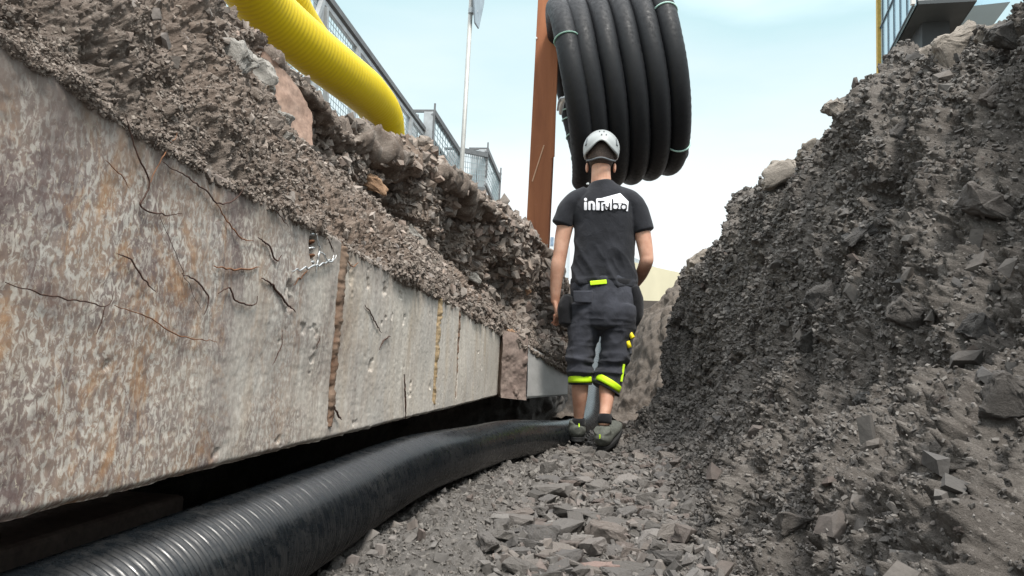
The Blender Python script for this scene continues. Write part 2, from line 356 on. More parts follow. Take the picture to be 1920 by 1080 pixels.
M['farwall'] = simple('pale_far_facade', (.62, .68, .72), .8, var=.08, sc=.3); M['farwin'] = simple('blue_grey_window', (.22, .30, .40), .3)
M['fascia'] = simple('pale_fascia', (.60, .60, .58), .7, var=.04); M['soffit'] = simple('dark_grey_soffit', (.055, .065, .07), .6, var=.1, sc=1)
M['glass'] = simple('pale_blue_glass', (.45, .66, .78), .12, .2, .08, .4, spec=.8); M['mull'] = simple('dark_mullion', (.10, .13, .16), .5); M['ochre'] = simple('ochre_corner_trim', (.50, .33, .08), .6)
M['bluepane'] = simple('blue_grey_plate', (.33, .40, .45), .5)

# ------------------------------------------------------------------ SETTING: banks and floor
SURF = {}
def bank(name, T, st_n, tr_n, mat, disp, flip, label=None, stp=None, trp=None):
    st = tr = None
    if stp: st = np.interp(np.linspace(0, 1, st_n), *zip(*stp)); tr = np.interp(np.linspace(0, 1, tr_n), *zip(*trp))
    G = loft(T, st_n, tr_n, st, tr); N = gnormals(G, flip); P = G.reshape(-1, 3); Nn = N.reshape(-1, 3)
    jj = np.tile(np.linspace(0, 1, tr_n) if tr is None else tr/(len(T)-1), st_n); ii = np.repeat(np.linspace(0, 1, st_n), tr_n)
    d, tone = disp(P, ii, jj); Q = P+Nn*d[:, None]
    mk(name, Q, gridfaces(st_n, tr_n) if flip > 0 else gridfaces(st_n, tr_n)[:, ::-1], mat, None, True, kind='structure', attrs={'stone': tone})
    G2 = Q.reshape(G.shape); SURF[name] = (G2, gnormals(G2, flip), ii.reshape(st_n, tr_n), jj.reshape(st_n, tr_n)); return G2
X = lambda a, b, c: np.array([a, b, c], float)
# right bank -----------------------------------------------------------
cre = [X(1.12, .25, 1.35), X(1.10, .75, 1.36), X(1.08, 1.3, 1.36), pix(1935, -10, 1.8), pix(1700, 112, 2.12), pix(1628, 196, 2.42), pix(1552, 282, 2.9), pix(1424, 368, 3.45), pix(1372, 440, 4.0), pix(1316, 496, 4.45), pix(1282, 548, 4.75), pix(1264, 595, 4.9)]
flo = [X(.22, .2, -.06), X(.21, .7, -.05), X(.2, 1.2, -.05), X(.2, 1.7, -.05), X(.22, 2.1, -.04), X(.24, 2.45, -.04), X(.24, 2.9, -.04), X(.24, 3.4, -.04), X(.23, 3.9, -.04), X(.22, 4.3, -.04), X(.22, 4.6, -.04), pix(1182, 805, 4.95)]
T = [flo, [p+X(.11, 0, .075) for p in flo]]
for k, sag, s2_ in ((.24, .03, .17), (.47, .05, .15), (.72, .05, .08)):
    T.append([a+(b-a)*k+(lambda w: X(sag+(s2_-sag)*w, 0, -sag*.5*(1-w)-.35*s2_*w))(np.clip((a[1]-2.3)/1.0, 0, 1)) for a, b in zip(flo, cre)])
T.append(cre); T.append([c+X(.16, .02, .06) for c in cre]); T.append([c+X(.9, .1, .12) for c in cre]); T.append([c+X(4, .2, .1) for c in cre])
T[1][-1] = pix(1218, 775, 4.95); T[2][-1] = pix(1249, 725, 4.93); T[3][-1] = pix(1254, 685, 4.93); T[4][-1] = pix(1258, 640, 4.92)
T[2][-2] = pix(1268, 730, 4.7); T[3][-2] = pix(1266, 680, 4.7)
for t in T: t.append(t[-1]+X(.25, .2, 0)); t.append(t[-1]+X(2.2, .5, 0))
def dr(P, ii, jj):
    q = P*np.array([1., 1., 1.]); w = np.array([1.35, 2.6, 1.]);
    sk = np.stack([P[:, 0]*1.0, P[:, 1]*4.5-P[:, 2]*1.2, P[:, 2]*1.0], 1)
    sk = np.stack([P[:, 0]*.8, P[:, 1]*4.0-P[:, 2]*1.6, P[:, 2]*.8], 1)
    g = np.clip((P[:, 1]-3.1)/.8, 0, 1)*np.clip((.86-jj*1.25)/.2, 0, 1)*np.clip((jj-.08)/.08, 0, 1)
    d = .075*fbm(q*2.1, 3, 1) + .040*fbm(sk*3.2, 4, 5)
    d += .024*ridged(sk*7, 5, 9)*(1-.5*g) + .013*fbm(q*26, 5, 21, .62)
    s1, t1 = stones(q*6.5, .3, 3, .12, .45); s2, t2 = stones(q*19, .38+.0, 33, .12, .44); s2b, _ = stones(q*17, .85, 35, .2, .48); s3, _ = stones(q*50, .6, 37, .15, .5)
    s2 = s2*(1-g)+s2b*g*1.9
    d += s1/6.5*.7*(.5+g) + s2/19*.8 + s3/50*.55 + .007*np.abs(fbm(q*30, 3, 421)) + .0065*ridged(q*62, 3, 411)
    s4, _ = stones(q*31, .55, 431, .2, .5); d += s4/31*.9; d -= .045*np.clip((P[:, 1]-2.5)/1.5, 0, 1)
    hole = np.clip(fbm(q*5.5, 3, 77)-.55, 0, 1); d -= hole*.22
    d *= np.clip(jj*9+.25, 0, 1); tone = np.maximum((s1 > .02)*.38, (s2 > .05)*.39)
    return d, tone
bank('right_bank', T, 1250, 680, M['dirt_r'], dr, -1, stp=[(0, 0), (.04, .9), (.28, 3), (.9, 11), (.97, 12), (1, 13)], trp=[(0, 0), (.9, 5.2), (.96, 6.2), (1, 8)])
# left bank ------------------------------------------------------------
WX = -.6
def onw(px, py): return pixX(px, py, WX)
wt = [X(WX, .1, .83), X(WX, .45, .82), onw(0, 75), onw(120, 150), onw(240, 238), onw(430, 345), onw(620, 447), onw(735, 512), onw(820, 556), onw(935, 622)]
dW = [p[1] for p in wt]
wt += [pix(987, 652, 4.5), pix(1062, 698, 5.0)]; nS = len(wt)
foot = [p+X(-.02, 0, -.018) for p in wt]                       # tucked behind the face of the wall
lip = [p+X(.003, 0, .0) for p in wt]; lip2 = [p+X(-.022, .0, .03) for p in wt]
# ridge of the lower loose heap
rid = [X(-.92, .1, 1.12), X(-.90, .45, 1.13), X(-.88, .8, 1.14), X(-.87, 1.1, 1.13), pix(360, -25, 1.5), pix(405, 75, 1.64), pix(555, 290, 2.1), pix(690, 385, 2.65), pix(790, 470, 3.3), pix(925, 585, 4.45), pix(985, 620, 4.65), pix(1055, 668, 5.05)]
mid = [a*.5+b*.5+X(.03, 0, -.0) for a, b in zip(lip, rid)]
hol = [r+X(-.16, .08, -.05) for r in rid]; hol[6] = rid[6]+X(-.22, .15, .02)
hol[-1] = pix(1060, 640, 5.1); hol[-2] = pix(990, 590, 4.8); hol[-3] = pix(935, 560, 4.75)
crs = [X(-1.5, .1, 1.55), X(-1.5, .5, 1.56), X(-1.45, 1.0, 1.56), X(-1.4, 1.4, 1.56), X(-1.35, 1.8, 1.55), pix(505, 104, 2.3), pix(600, 212, 2.75), pix(732, 262, 3.25), pix(805, 298, 3.6), pix(900, 372, 4.2), pix(980, 425, 4.7), pix(1020, 510, 4.95)]
up = [a*.45+b*.55+X(.0, 0, -.02) for a, b in zip(hol, crs)]
bk = [c+X(-.25, .05, -.16) for c in crs]; bk2 = [c+X(-4, .1, -.12) for c in crs]
TL = [foot, lip, lip2, mid, rid, hol, up, crs, bk, bk2]
TL[6][-1] = pix(1052, 580, 5.05)
for t in TL: t.append(t[-1]+X(-.12, .22, 0)); t.append(t[-1]+X(-2.0, .5, 0))
def dl(P, ii, jj):
    q = P; k = np.clip((jj-.07)/.1, 0, 1); up_ = np.clip((jj-.48)/.08, 0, 1)
    sk = np.stack([P[:, 0], P[:, 1]*1.5, P[:, 2]], 1)
    d = .045*fbm(q*3.1, 3, 41)*(.4+up_)+.016*fbm(sk*8, 4, 45)+.010*ridged(sk*16, 3, 49)*(1-.4*up_)+.008*fbm(q*42, 4, 61, .6)
    s1, t1 = stones(q*8.5, .5, 63, .15, .42); s2, t2 = stones(q*20, .8, 73, .15, .46); s3, _ = stones(q*48, .85, 79, .2, .5)
    d += s1/8.5*(.15+1.0*up_)+s2/20*(.3+.9*up_)+s3/48*.8+.005*ridged(q*60, 3, 441)
    d -= np.clip(fbm(q*5, 3, 97)-.5, 0, 1)*.16*up_
    d += up_*(.035*ridged(q*4.2, 4, 401)+.02*fbm(q*12, 4, 405))
    d -= .03*up_; d *= 1-.45*np.clip((jj-.70)/.06, 0, 1); d += up_*.018*ridged(q*17, 4, 451); d = d*(k*.93+.07); tone = np.maximum((s1*up_ > .03)*.5, (s2*(.3+up_) > .06)*.45)
    return d, tone
bank('left_bank', TL, 1250, 640, M['dirt_l'], dl, 1, stp=[(0, 0), (.04, 1.), (.3, 3.6), (.9, 11), (.96, 12), (1, 13)], trp=[(0, 0), (.06, 1.6), (.5, 4.2), (.94, 7.2), (1, 9)])
# trench floor ---------------------------------------------------------
ys = .25*np.exp(np.linspace(0, math.log(8.2/.25), 520)); ys = np.r_[-2, -.6, ys]; xs = np.linspace(-1, 1, 330)
xs = np.where(xs < -.55, -.95+(xs+.55)*1.6, np.interp(xs, [-.55, 1], [-.95, .55]))
GX, GY = np.meshgrid(xs, ys); P = np.stack([GX.ravel(), GY.ravel(), np.zeros(GX.size)], 1)
z = .028*fbm(P*2.6, 3, 101)+.012*fbm(P*9, 4, 105)+.006*fbm(P*35, 4, 109, .6)
s2, t2 = stones(P*14+5, .6, 111, .15, .46); s3, _ = stones(P*40, .85, 117, .2, .5); z += s2/14*.8+s3/40*.8-.015
z += .055*np.exp(-((P[:, 0]+.35)/.16)**2-((P[:, 1]-1.9)/.55)**2)            # soil heaped against the duct
z -= .12*np.clip((-P[:, 0]-.95)/.5, 0, 1)
z += .05*np.clip((P[:, 1]-4.2)/1.2, 0, 1)+.07*np.clip((P[:, 0]-.05)/.3, 0, 1)**1.5; P[:, 2] = z
mk('trench_floor', P, gridfaces(len(ys), len(xs)), M['dirt_f'], None, True, kind='structure', attrs={'stone': (s2 > .05)*.45})
G = P.reshape(len(ys), len(xs), 3); SURF['trench_floor'] = (G, gnormals(G, -1), None, None)
# hollow under the wall and the soil behind it
hp_ = [(-1.5, -2.), (-1.35, 1.), (-1.25, 3.), (-1.1, 4.3), (-.75, 5.1), (-.36, 5.45), (-.30, 6.1), (-.4, 7.)]
hw = [np.array([1, .2, 0])]*4+[np.array([.5, -.6, 0]), np.array([.1, -.5, 0]), np.array([.2, 0, 0]), np.array([.2, 0, 0])]
V = loft([[X(a, b, z_)+w*o for (a, b), w in zip(hp_, hw)] for z_, o in ((-.2, 0), (.1, .1), (.45, .22), (.62, .3), (.70, .0))], 260, 90)
Q = V.reshape(-1, 3); Q = Q+gnormals(V, 1).reshape(-1, 3)*(.04*fbm(Q*4, 4, 131)+stones(Q*12, .8, 135)[0][:]/12)[:, None]
mk('hollow_bank', Q, gridfaces(260, 90), M['dirt_f'], None, True, kind='structure')
# mound closing the far end of the trench
b0 = [pix(x, y, d) for x, y, d in ((1010, 790, 5.6), (1090, 785, 5.6), (1160, 790, 5.5), (1230, 800, 5.3), (1320, 800, 5.2))]
b1 = [pix(x, y, d) for x, y, d in ((1010, 700, 6.6), (1085, 752, 6.6), (1150, 745, 6.4), (1230, 700, 5.9), (1320, 690, 5.8))]
b2 = [pix(x, y, d) for x, y, d in ((1010, 620, 7.8), (1105, 672, 7.9), (1180, 614, 7.6), (1240, 578, 7.0), (1330, 530, 7.0))]
b3 = [p+X(0, .5, .03) for p in b2]; b4 = [p+X(0, 3, -.1) for p in b2]
for b in (b0, b1, b2, b3, b4): b.insert(0, b[0]+X(-1.6, 0, 0)); b.append(b[-1]+X(2.5, 0, 0))
def dm(P, ii, jj):
    d = .05*fbm(P*2.5, 4, 141)+.018*fbm(P*14, 4, 145); s, t = stones(P*12, .4, 147, .1, .35); return d+s/12*.35, (s > .16)*.38
bank('far_mound', [b0, b1, b2, b3, b4], 300, 160, M['dirt_m'], dm, -1)
# ground outside the trench, out to the horizon
zb = 1.48
mk('ground', [(-5, -30, zb), (-5, 11, zb), (5, 11, zb), (5, -30, zb), (-900, -900, zb), (-900, 900, zb), (900, 900, zb), (900, -900, zb), (-5, 11, 1.0), (5, 11, 1.0), (-5, 9.5, 1.0), (5, 9.5, 1.0)],
   [(4, 0, 1, 5), (3, 7, 6, 2), (1, 2, 6, 5), (4, 7, 3, 0)], M['dirt_m'], None, False, kind='structure')

# ------------------------------------------------------------------ CONCRETE WALL
def surfsheet(name, c00, c10, c01, c11, n, m, mat, parent, disp, thick=.3, nrm=(1, 0, 0), topf=None, **k):
    """vertical slab: displaced front grid + sides and back. c00 near bottom, c10 far bottom, c01 near top, c11 far top"""
    u = np.linspace(0, 1, n)[:, None, None]; v = np.linspace(0, 1, m)[None, :, None]
    Gd = c00*(1-u)*(1-v)+c10*u*(1-v)+c01*(1-u)*v+c11*u*v
    if topf is not None:
        zb_ = Gd[:, :1, 2]; Gd[..., 2] = zb_+(topf(Gd[:, :1, 1])-zb_)*v[..., 0]
    nr = np.array(nrm, float); Pp = Gd.reshape(-1, 3)
    uu = np.repeat(np.linspace(0, 1, n), m); vv = np.tile(np.linspace(0, 1, m), n)
    Pp = Pp+nr*disp(Pp, uu, vv)[:, None]; Fc = gridfaces(n, m).tolist(); b = len(Pp)
    per = [i*m for i in range(n)]+[(n-1)*m+j for j in range(1, m)]+[i*m+m-1 for i in range(n-2, -1, -1)]+[j for j in range(m-2, 0, -1)]
    Bk = Pp[per]-nr*thick; Pp = np.vstack([Pp, Bk]); L_ = len(per)
    for i in range(L_): Fc.append((per[(i+1) % L_], per[i], b+i, b+(i+1) % L_))
    Fc.append(tuple(b+i for i in range(L_)))
    return mk(name, Pp, Fc, mat, parent, True, **k)
wallr = root('concrete_wall', (WX, 2.2, .28), 'long pale concrete foundation wall with purple-brown rust stains above the black pipe', 'wall')
zb0, zb1 = onw(0, 986)[2], onw(935, 742)[2]; y1 = onw(935, 700)[1]; ya = .15
slope = (zb1-zb0)/(y1-onw(0, 986)[1]); zb_at = lambda y: zb0+slope*(y-onw(0, 986)[1])
ztop = lambda y: np.interp(y, [p[1] for p in wt[:10]], [p[2] for p in wt[:10]])
joints = [(onw(631, 620)[1], .0105, .016), (onw(819, 660)[1], .012, .007), (onw(858, 660)[1], .010, .008)]
def dw(P, u, v):
    d = .005*fbm(P*3, 3, 151)+.001*fbm(P*np.array([1, 40, 10]), 4, 155)+.0005*fbm(P*90, 3, 157)
    for y, w, dp in joints: d -= dp*np.exp(-((P[:, 1]-y+.003*fbm(P*30, 3, 159))/w)**4)*np.clip(v*30-2.5, 0, 1)
    e = np.minimum(v, 1-v); d -= .012*np.exp(-(e/.012)**2)*(1+.6*fbm(P*25, 3, 161)); d -= np.clip(fbm(P*14, 4, 163)-.85, 0, 1)*.025
    c = onw(585, 460); r = np.hypot((P[:, 1]-c[1])*1.6, P[:, 2]-c[2]-.0); d -= .03*np.exp(-(r/.028)**4)
    return d
surfsheet('wall_face', X(WX, ya, zb_at(ya)), X(WX, y1, zb1), X(WX, ya, .9), X(WX, y1, .76), 900, 230, M['wall'], wallr, dw, topf=lambda y: ztop(y)+.012)
for (y, w, dp), mt, r0 in zip(joints, (M['joint'], M['joint2'], M['joint']), (.011, .010, .007)):
    zt = float(ztop(y))-.004
    Vv, Fv, _, _ = tube([X(WX-.007, y+.003, zb_at(y)+.03), X(WX-.007, y-.002, .5), X(WX-.006, y, zt)], [r0*1.1, r0*1.5, r0*1.8], 14, 160)
    Vv = np.array(Vv); Vv += np.stack([.004*fbm(Vv*60, 3, 5), .005*fbm(Vv*55, 3, 6), 0*Vv[:, 0]], 1); mk('joint_filler', Vv, Fv, mt, wallr, True)
def wirepart(pts, r, mat, off=.006, name='wire'):
    P = [onw(x, y)+X(off, 0, 0) for x, y in pts]
    P, _ = path(P, 6*len(P)); P = P+np.stack([.001*fbm(P*90, 2, 501), .0022*fbm(P*70, 3, 503)*(P[:, 1]), .0022*fbm(P*70, 3, 505)*P[:, 1]], 1)
    r_ = .8*r*P[0][1]/1.0; Vv, Fv, _, _ = tube(P, [r_*.5, r_, r_*1.1, r_, r_*.4], 7, 14*len(P)); mk(name, Vv, Fv, mat, wallr, True)
WR = [([(0, 530), (60, 548), (120, 560), (190, 572), (205, 545)], .0016, 'wire'), ([(190, 572), (182, 600), (170, 625)], .0012, 'wire'), ([(205, 572), (270, 595), (330, 628), (400, 640)], .0013, 'wire2'),
      ([(228, 215), (245, 280), (272, 345), (255, 385), (290, 400), (332, 402)], .0017, 'wire'), ([(272, 345), (295, 300), (325, 248)], .0011, 'wire2'), ([(298, 305), (340, 330), (375, 355), (400, 380), (430, 375), (465, 335)], .0016, 'wire'),
      ([(398, 382), (420, 415), (445, 445), (470, 452)], .0013, 'wire2'), ([(210, 475), (240, 490), (262, 525), (283, 545)], .0016, 'wire'), ([(478, 445), (498, 462), (512, 488), (522, 478)], .0016, 'wire'),
      ([(395, 500), (440, 505), (480, 500)], .0018, 'wire2'), ([(405, 548), (425, 540), (435, 565), (470, 570), (476, 555)], .0016, 'wire'), ([(485, 520), (505, 535), (525, 560), (548, 585)], .0020, 'wire'),
      ([(335, 512), (365, 530), (385, 560), (375, 588)], .0015, 'wire'), ([(290, 400), (320, 470), (350, 540), (370, 580)], .0006, 'wire'), ([(500, 375), (520, 405), (535, 425)], .0010, 'wire'),
      ([(680, 570), (695, 595), (712, 625)], .0012, 'wire'), ([(728, 630), (715, 640), (708, 655)], .0010, 'wire'), ([(525, 620), (520, 650), (505, 685)], .0009, 'wire'), ([(595, 630), (588, 655)], .0009, 'wire'),
      ([(755, 700), (756, 740), (758, 785)], .0014, 'wire'), ([(640, 470), (655, 500), (668, 490)], .0011, 'wire2'), ([(190, 300), (215, 325), (235, 352)], .0011, 'wire2'), ([(600, 430), (612, 452), (622, 470)], .0010, 'wire'),
      ([(572, 505), (560, 520), (545, 535)], .0010, 'wire2'), ([(622, 760), (628, 775), (636, 786)], .0018, 'wire')]
for p, r, m in WR: wirepart(p, r, M[m])
for p in ([(537, 507), (575, 500), (600, 492), (622, 480)], [(583, 440), (588, 470), (582, 515)], [(590, 470), (608, 492), (616, 476)]): wirepart(p, .0019, M['steelwire'], .012, 'steel_rod')
for k in range(5):
    c = onw(583, 442+k*13); a = c+X(-.012, -.012, -.002); b = c+X(.002, .0, .004); Vv, Fv, _, _ = tube([a, b+X(.004, 0, 0), c+X(-.01, .016, 0)], .0028, 7, 8); mk('reinforcing_bar', Vv, Fv, M['wire2'] if k % 2 else M['steelwire'], wallr, True)
# rubble pier and the second wall run
p0, p1 = pix(937, 742, 4.42), pix(985, 747, 4.5)
nrm = np.cross(p1-p0, [0, 0, 1.]); nrm /= np.linalg.norm(nrm)
surfsheet('rubble_pier', p0+nrm*.012-X(0, 0, .01), p1+nrm*.012-X(0, 0, .01), X(p0[0], p0[1], pix(937, 618, 4.42)[2])+nrm*.0, X(p1[0], p1[1], pix(985, 628, 4.5)[2])+nrm*.0, 70, 110, M['pier'], None, lambda P, u, v: .014*fbm(P*9, 4, 171)+stones(P*18, .6, 173)[0]/18*.7, .25, nrm, loc=tuple(p0),
          label='rust-brown rubble pier between the long concrete wall and the pale grey panel', cat='pier')
q0, q1 = pix(987, 747, 4.5), pix(1064, 741, 5.0); nr2 = np.cross(q1-q0, [0, 0, 1.]); nr2 /= np.linalg.norm(nr2)
surfsheet('concrete_wall', q0, q1, X(q0[0], q0[1], wt[10][2]+.02), X(q1[0], q1[1], wt[11][2]+.02), 90, 70, M['cement'], None, lambda P, u, v: .003*fbm(P*6, 3, 181)-.006*np.exp(-(np.minimum(v, 1-v)/.02)**2), .25, nr2, loc=tuple(q0),
          label='short smooth pale grey concrete wall piece just left of the walking man', cat='wall')
MB().box((-1.05, .25, -.12), (-.80, 1.42, .17)).build('concrete_footing', M['pier'], None, False, .01, label='dark concrete footing block in the shade under the near end of the wall', cat='footing')

# ------------------------------------------------------------------ BLACK PIPE
def dcen(px, py, d): return pix(px, py, d)
PP = [X(-.62, -.25, .10), X(-.615, .3, .102), X(-.61, .8, .105), X(-.607, 1.6, .108), X(-.60, 2.4, .11), pix(885, 842, 3.2), pix(950, 826, 3.7), pix(1010, 821, 4.25), pix(1066, 816, 4.8), pix(1098, 798, 5.4), pix(1107, 755, 6.2), pix(1113, 705, 7.0), pix(1119, 655, 7.8), pix(1122, 615, 8.5)]
sp_ = .0115; L_ = 9.6
Vp, Fp, al, an = tube(PP, [.098]*9+[.094, .085, .07, .06, .05], 72, 3600, True, None, lambda s, a: .0028*np.sign(np.sin(2*np.pi*s/sp_))*np.abs(np.sin(2*np.pi*s/sp_))**.5*np.clip((3.6-s)/1.8, .12, 1)+0*a)
mk('corrugated_pipe', Vp, Fp, M['pipe'], None, True, loc=(-.6, 1.6, 0), label='thick black ribbed plastic pipe lying along the trench floor under the wall', cat='pipe')
# ------------------------------------------------------------------ YELLOW PIPES
ysp = .021
def ypipe(P, r, lab):
    Vv, Fv, al, an = tube(P, r, 72, 900, True, None, lambda s, a: .0006*np.sin(2*np.pi*s/ysp)+0*a)
    V_ = np.asarray(Vv); mk('yellow_duct', V_, Fv, M['yellow'], None, True, loc=tuple(V_.mean(0)), label=lab, cat='duct', attrs={'along': al, 'angle': an})
ypipe([pix(330, -190, 2.05), pix(430, -78, 2.3), pix(498, 15, 2.55), pix(575, 85, 2.8), pix(640, 137, 3.05), pix(690, 178, 3.3), pix(722, 222, 3.5), pix(738, 300, 3.7)], [.103]*6+[.09, .06], 'thick yellow ribbed duct resting on the left bank with its end dipping into the soil')
ypipe([pix(440, -190, 2.5), pix(512, -60, 2.75), pix(558, 35, 3.0), pix(606, 100, 3.3), pix(670, 165, 3.6), pix(715, 235, 3.9)], [.085]*5+[.07], 'second yellow duct mostly hidden behind the thick one, against the fence')

# ------------------------------------------------------------------ FENCE on the left
FX = pix(665, 65, 4.85)[0]
def onf(px, py): return pixX(px, py, FX)
fr = root('mesh_fence', (FX, 5, zb), 'grey steel fence with wire mesh panels above the yellow duct', 'fence')
ftop = onf(665, 68)[2]; y_a, y_b = 3.0, onf(862, 300)[1]; fbot = 1.5
posts = [onf(597, 20)[1], onf(667, 100)[1], onf(724, 170)[1], onf(768, 215)[1], y_b]; posts = [posts[0]-.62]+posts
MB().bar((FX, y_a, ftop), (FX, y_b, ftop), .055, .04).build('top_rail', M['dkrail'], fr); MB().bar((FX, y_a, ftop-.055), (FX, y_b, ftop-.055), .03, .03).build('upper_rail', M['galv'], fr)
MB().bar((FX, y_a, fbot+.08), (FX, y_b, fbot+.08), .03, .03).build('lower_rail', M['galv'], fr)
for y in posts: MB().bar((FX+.002, y, fbot-.05), (FX+.002, y, ftop-.06), .05, .05).build('post', M['galv'], fr)
MB().bar((FX+.03, posts[1]-.22, ftop-.5), (FX+.03, posts[1]-.03, ftop-.1), .028).bar((FX+.03, posts[1]+.20, ftop-.9), (FX+.03, posts[1]+.04, ftop-.1), .028).build('brace', M['galv'], fr)
for a, b in zip(posts[:-1], posts[1:]):
    mb = MB(); n = max(4, int((b-a)/.05)); a += .03; b -= .03
    for i in range(n+1): y = a+(b-a)*i/n; mb.bar((FX, y, fbot+.1), (FX, y, ftop-.08), .0035)
    for i in range(25): z_ = fbot+.1+(ftop-.18-fbot)*i/24; mb.bar((FX+.004, a, z_), (FX+.004, b, z_), .0035)
    mb.build('mesh_panel', M['mesh'], fr)
# barrier frames further along
BF = [((770, 815), (207, 262), 6.9, 'first grey steel barrier frame past the end of the yellow duct'), ((838, 868), (278, 345), 7.7, 'middle grey steel barrier frame beside the sign pole'), ((884, 914), (278, 352), 8.3, 'grey steel barrier frame just right of the sign pole'), ((925, 938), (325, 372), 8.9, 'farthest and smallest grey steel barrier frame on the left bank')]
prev = None
for (x0, x1), (y0, y_1), d, lab in BF:
    a = pix(x0, y0, d); b = pix(x1, y0+2, d+.05); b[2] = a[2]; w = b[0]-a[0]
    br = root('barrier_frame', (a[0], a[1], zb), lab, 'barrier', 'steel barrier frames on the left bank')
    pw = .075
    MB().box((b[0]-pw*1.25, a[1], zb-.2), (b[0], a[1]+.05, b[2]-.012)).build('upright', M['galv'], br, bevel=.004)
    if w > .14: MB().box((a[0], a[1], zb-.2), (a[0]+pw, a[1]+.05, a[2]-.03)).build('upright', M['galv'], br, bevel=.004)
    MB().bar((a[0]-.03, a[1]+.02, a[2]), (b[0]+.02, a[1]+.02, a[2]), .025).build('cross_bar', M['dkrail'], br)
    MB().bar((b[0]+.012, a[1], a[2]-.35), (b[0]+.012, a[1], a[2]+.07), .016).build('pin', M['dkrail'], br)
    if prev is not None:
        mb = MB(); s = prev; e_ = X(b[0], a[1], a[2]-.08); mb.bar(s, e_, .045, .05); mb.bar(s-X(0, 0, .4), e_-X(0, 0, .4), .03, .04)
        mb.build('hand_rail', M['dkrail'], br)
        m2 = MB()
        for i in range(1, 12): t = i/12; p = s+(e_-s)*t; m2.bar(p-X(0, 0, .38), p-X(0, 0, .02), .006)
        for i in range(1, 6): m2.bar(s-X(0, 0, .06*i), e_-X(0, 0, .06*i), .005)
        m2.build('mesh_panel', M['mesh'], br)
    prev = X(b[0], a[1], a[2]-.02)
# ------------------------------------------------------------------ SIGN POLE
sa, sb = pix(864, 345, 6.6), pix(887, -60, 6.6)
sr = root('sign_pole', (sa[0], sa[1], zb), 'thin grey pole carrying a road sign seen edge-on', 'sign pole')
sb2 = sb+(sb-sa)*.12; MB().tube([X(sa[0], sa[1], zb-.1), sa, sb2], .0215, 16).build('pole', M['polem'], sr, True)
c = pix(897, -20, 6.62); ax = np.array([math.cos(.12), -math.sin(.12), 0.]); b_ = np.array([math.sin(.12)*1, math.cos(.12), 0.]); ring = []
sh = [(-.30, .55), (.30, .55), (.30, -.05), (.10, -.36), (-.10, -.36), (-.30, -.05)]
Vs = [c+ax*t+b_*x*.62+X(0, 0, z_) for t in (-.008, .008) for x, z_ in sh]
MB().add(Vs, [tuple(range(6))[::-1], tuple(range(6, 12))]+[(i, (i+1) % 6, 6+(i+1) % 6, 6+i) for i in range(6)]).build('sign_plate', M['bluepane'], sr, bevel=.003)
MB().tube([pix(884, 22, 6.6)-X(.0, .0, .02), pix(884, 22, 6.6)+X(0, 0, .03)], .032, 16).bar(pix(885, 22, 6.6), pix(896, 22, 6.61), .02).build('clamp', M['galv'], sr)

# ------------------------------------------------------------------ RUSTY POST
pa, pb = pix(1006, 470, 5.45), pix(1031, -40, 5.45); pw = .19
dirp = (pb-pa)/np.linalg.norm(pb-pa); base = pa-dirp*((pa[2]-.0)/dirp[2]); top = pb+dirp*1.0
rp = root('steel_post', base, 'tall red-brown rusted steel post left of the hanging coil', 'post')
sx = X(1, 0, 0); sy = X(0, 1, 0)
def prof(p, w0, w1, d0, d1): return [p+sx*w0+sy*d0, p+sx*w1+sy*d0, p+sx*w1+sy*d1, p+sx*w0+sy*d1]
w2 = .083
MB().hexa(prof(base, -w2-.004, w2, 0, .02)+prof(top, -w2, w2+.006, 0, .02)).build('front_flange', M['rust'], rp, bevel=.004)
MB().hexa(prof(base, -.008, .008, .0205, .15)+prof(top, -.008, .008, .0205, .15)).build('web', M['rust'], rp)
MB().hexa(prof(base, -w2, w2, .1505, .17)+prof(top, -w2, w2, .1505, .17)).build('rear_flange', M['rust'], rp, bevel=.003)
k0 = pix(1034, 300, 5.45); k1 = pix(1041, 90, 5.45); MB().hexa([k0+X(-.01, -.002, 0), k0+X(.022, -.002, .03), k0+X(.022, .016, .03), k0+X(-.01, .016, 0), k1+X(-.01, -.002, 0), k1+X(.02, -.002, 0), k1+X(.02, .016, 0), k1+X(-.01, .016, 0)]).build('edge_strip', M['rust'], rp, bevel=.002)
MB().bar(pix(998, 340, 5.448), pix(1020, 272, 5.448), .008, .003, (0, 1, 0)).build('scratch', M['scratch'], rp)
MB().tube([pix(1006, 72, 5.45)-X(0, .012, 0), pix(1006, 72, 5.45)+X(0, .01, 0)], .007, 10).build('bolt', M['white'], rp)

# ------------------------------------------------------------------ COIL
c0 = pix(1070, 186, 5.25); c1 = pix(1238, 150, 5.42); al_ = .085; tl = math.radians(13)
nA = np.array([math.cos(al_)*math.cos(tl), math.sin(al_), math.sin(tl)]); nA /= np.linalg.norm(nA); uA = np.array([-math.sin(tl), 0, math.cos(tl)]); uA -= nA*(uA@nA); uA /= np.linalg.norm(uA); vA = np.cross(uA, nA)
RC, rc = .625, .078
co = root('duct_coil', (c0+c1)/2-X(0, 0, .7), 'big hanging coil of thick black plastic duct fastened beside the rusty post', 'duct coil')
N_ = 5.9; tt = np.linspace(0, N_, 900); tt2 = np.floor(tt)+.35*(tt % 1)+.65*np.clip(((tt % 1)-.25)/.5, 0, 1)
Rr = RC*(1+.012*np.sin(tt*5.1)-.06*np.clip(tt-5.0, 0, 1)); ph = 2*np.pi*tt+math.pi*1.02
Cc = c0+(c1-c0)*((tt2-.25-.28*np.clip(tt2, 0, 1))/4.75)[:, None]+Rr[:, None]*(np.cos(ph)[:, None]*uA+np.sin(ph)[:, None]*vA)
Vc, Fc_, _, _ = tube(Cc, rc, 30, None, True, None, lambda s, a: .0012*np.sin(2*np.pi*s/.024*.5)+0*a)
mk('coiled_duct', Vc, Fc_, M['coil'], co, True)
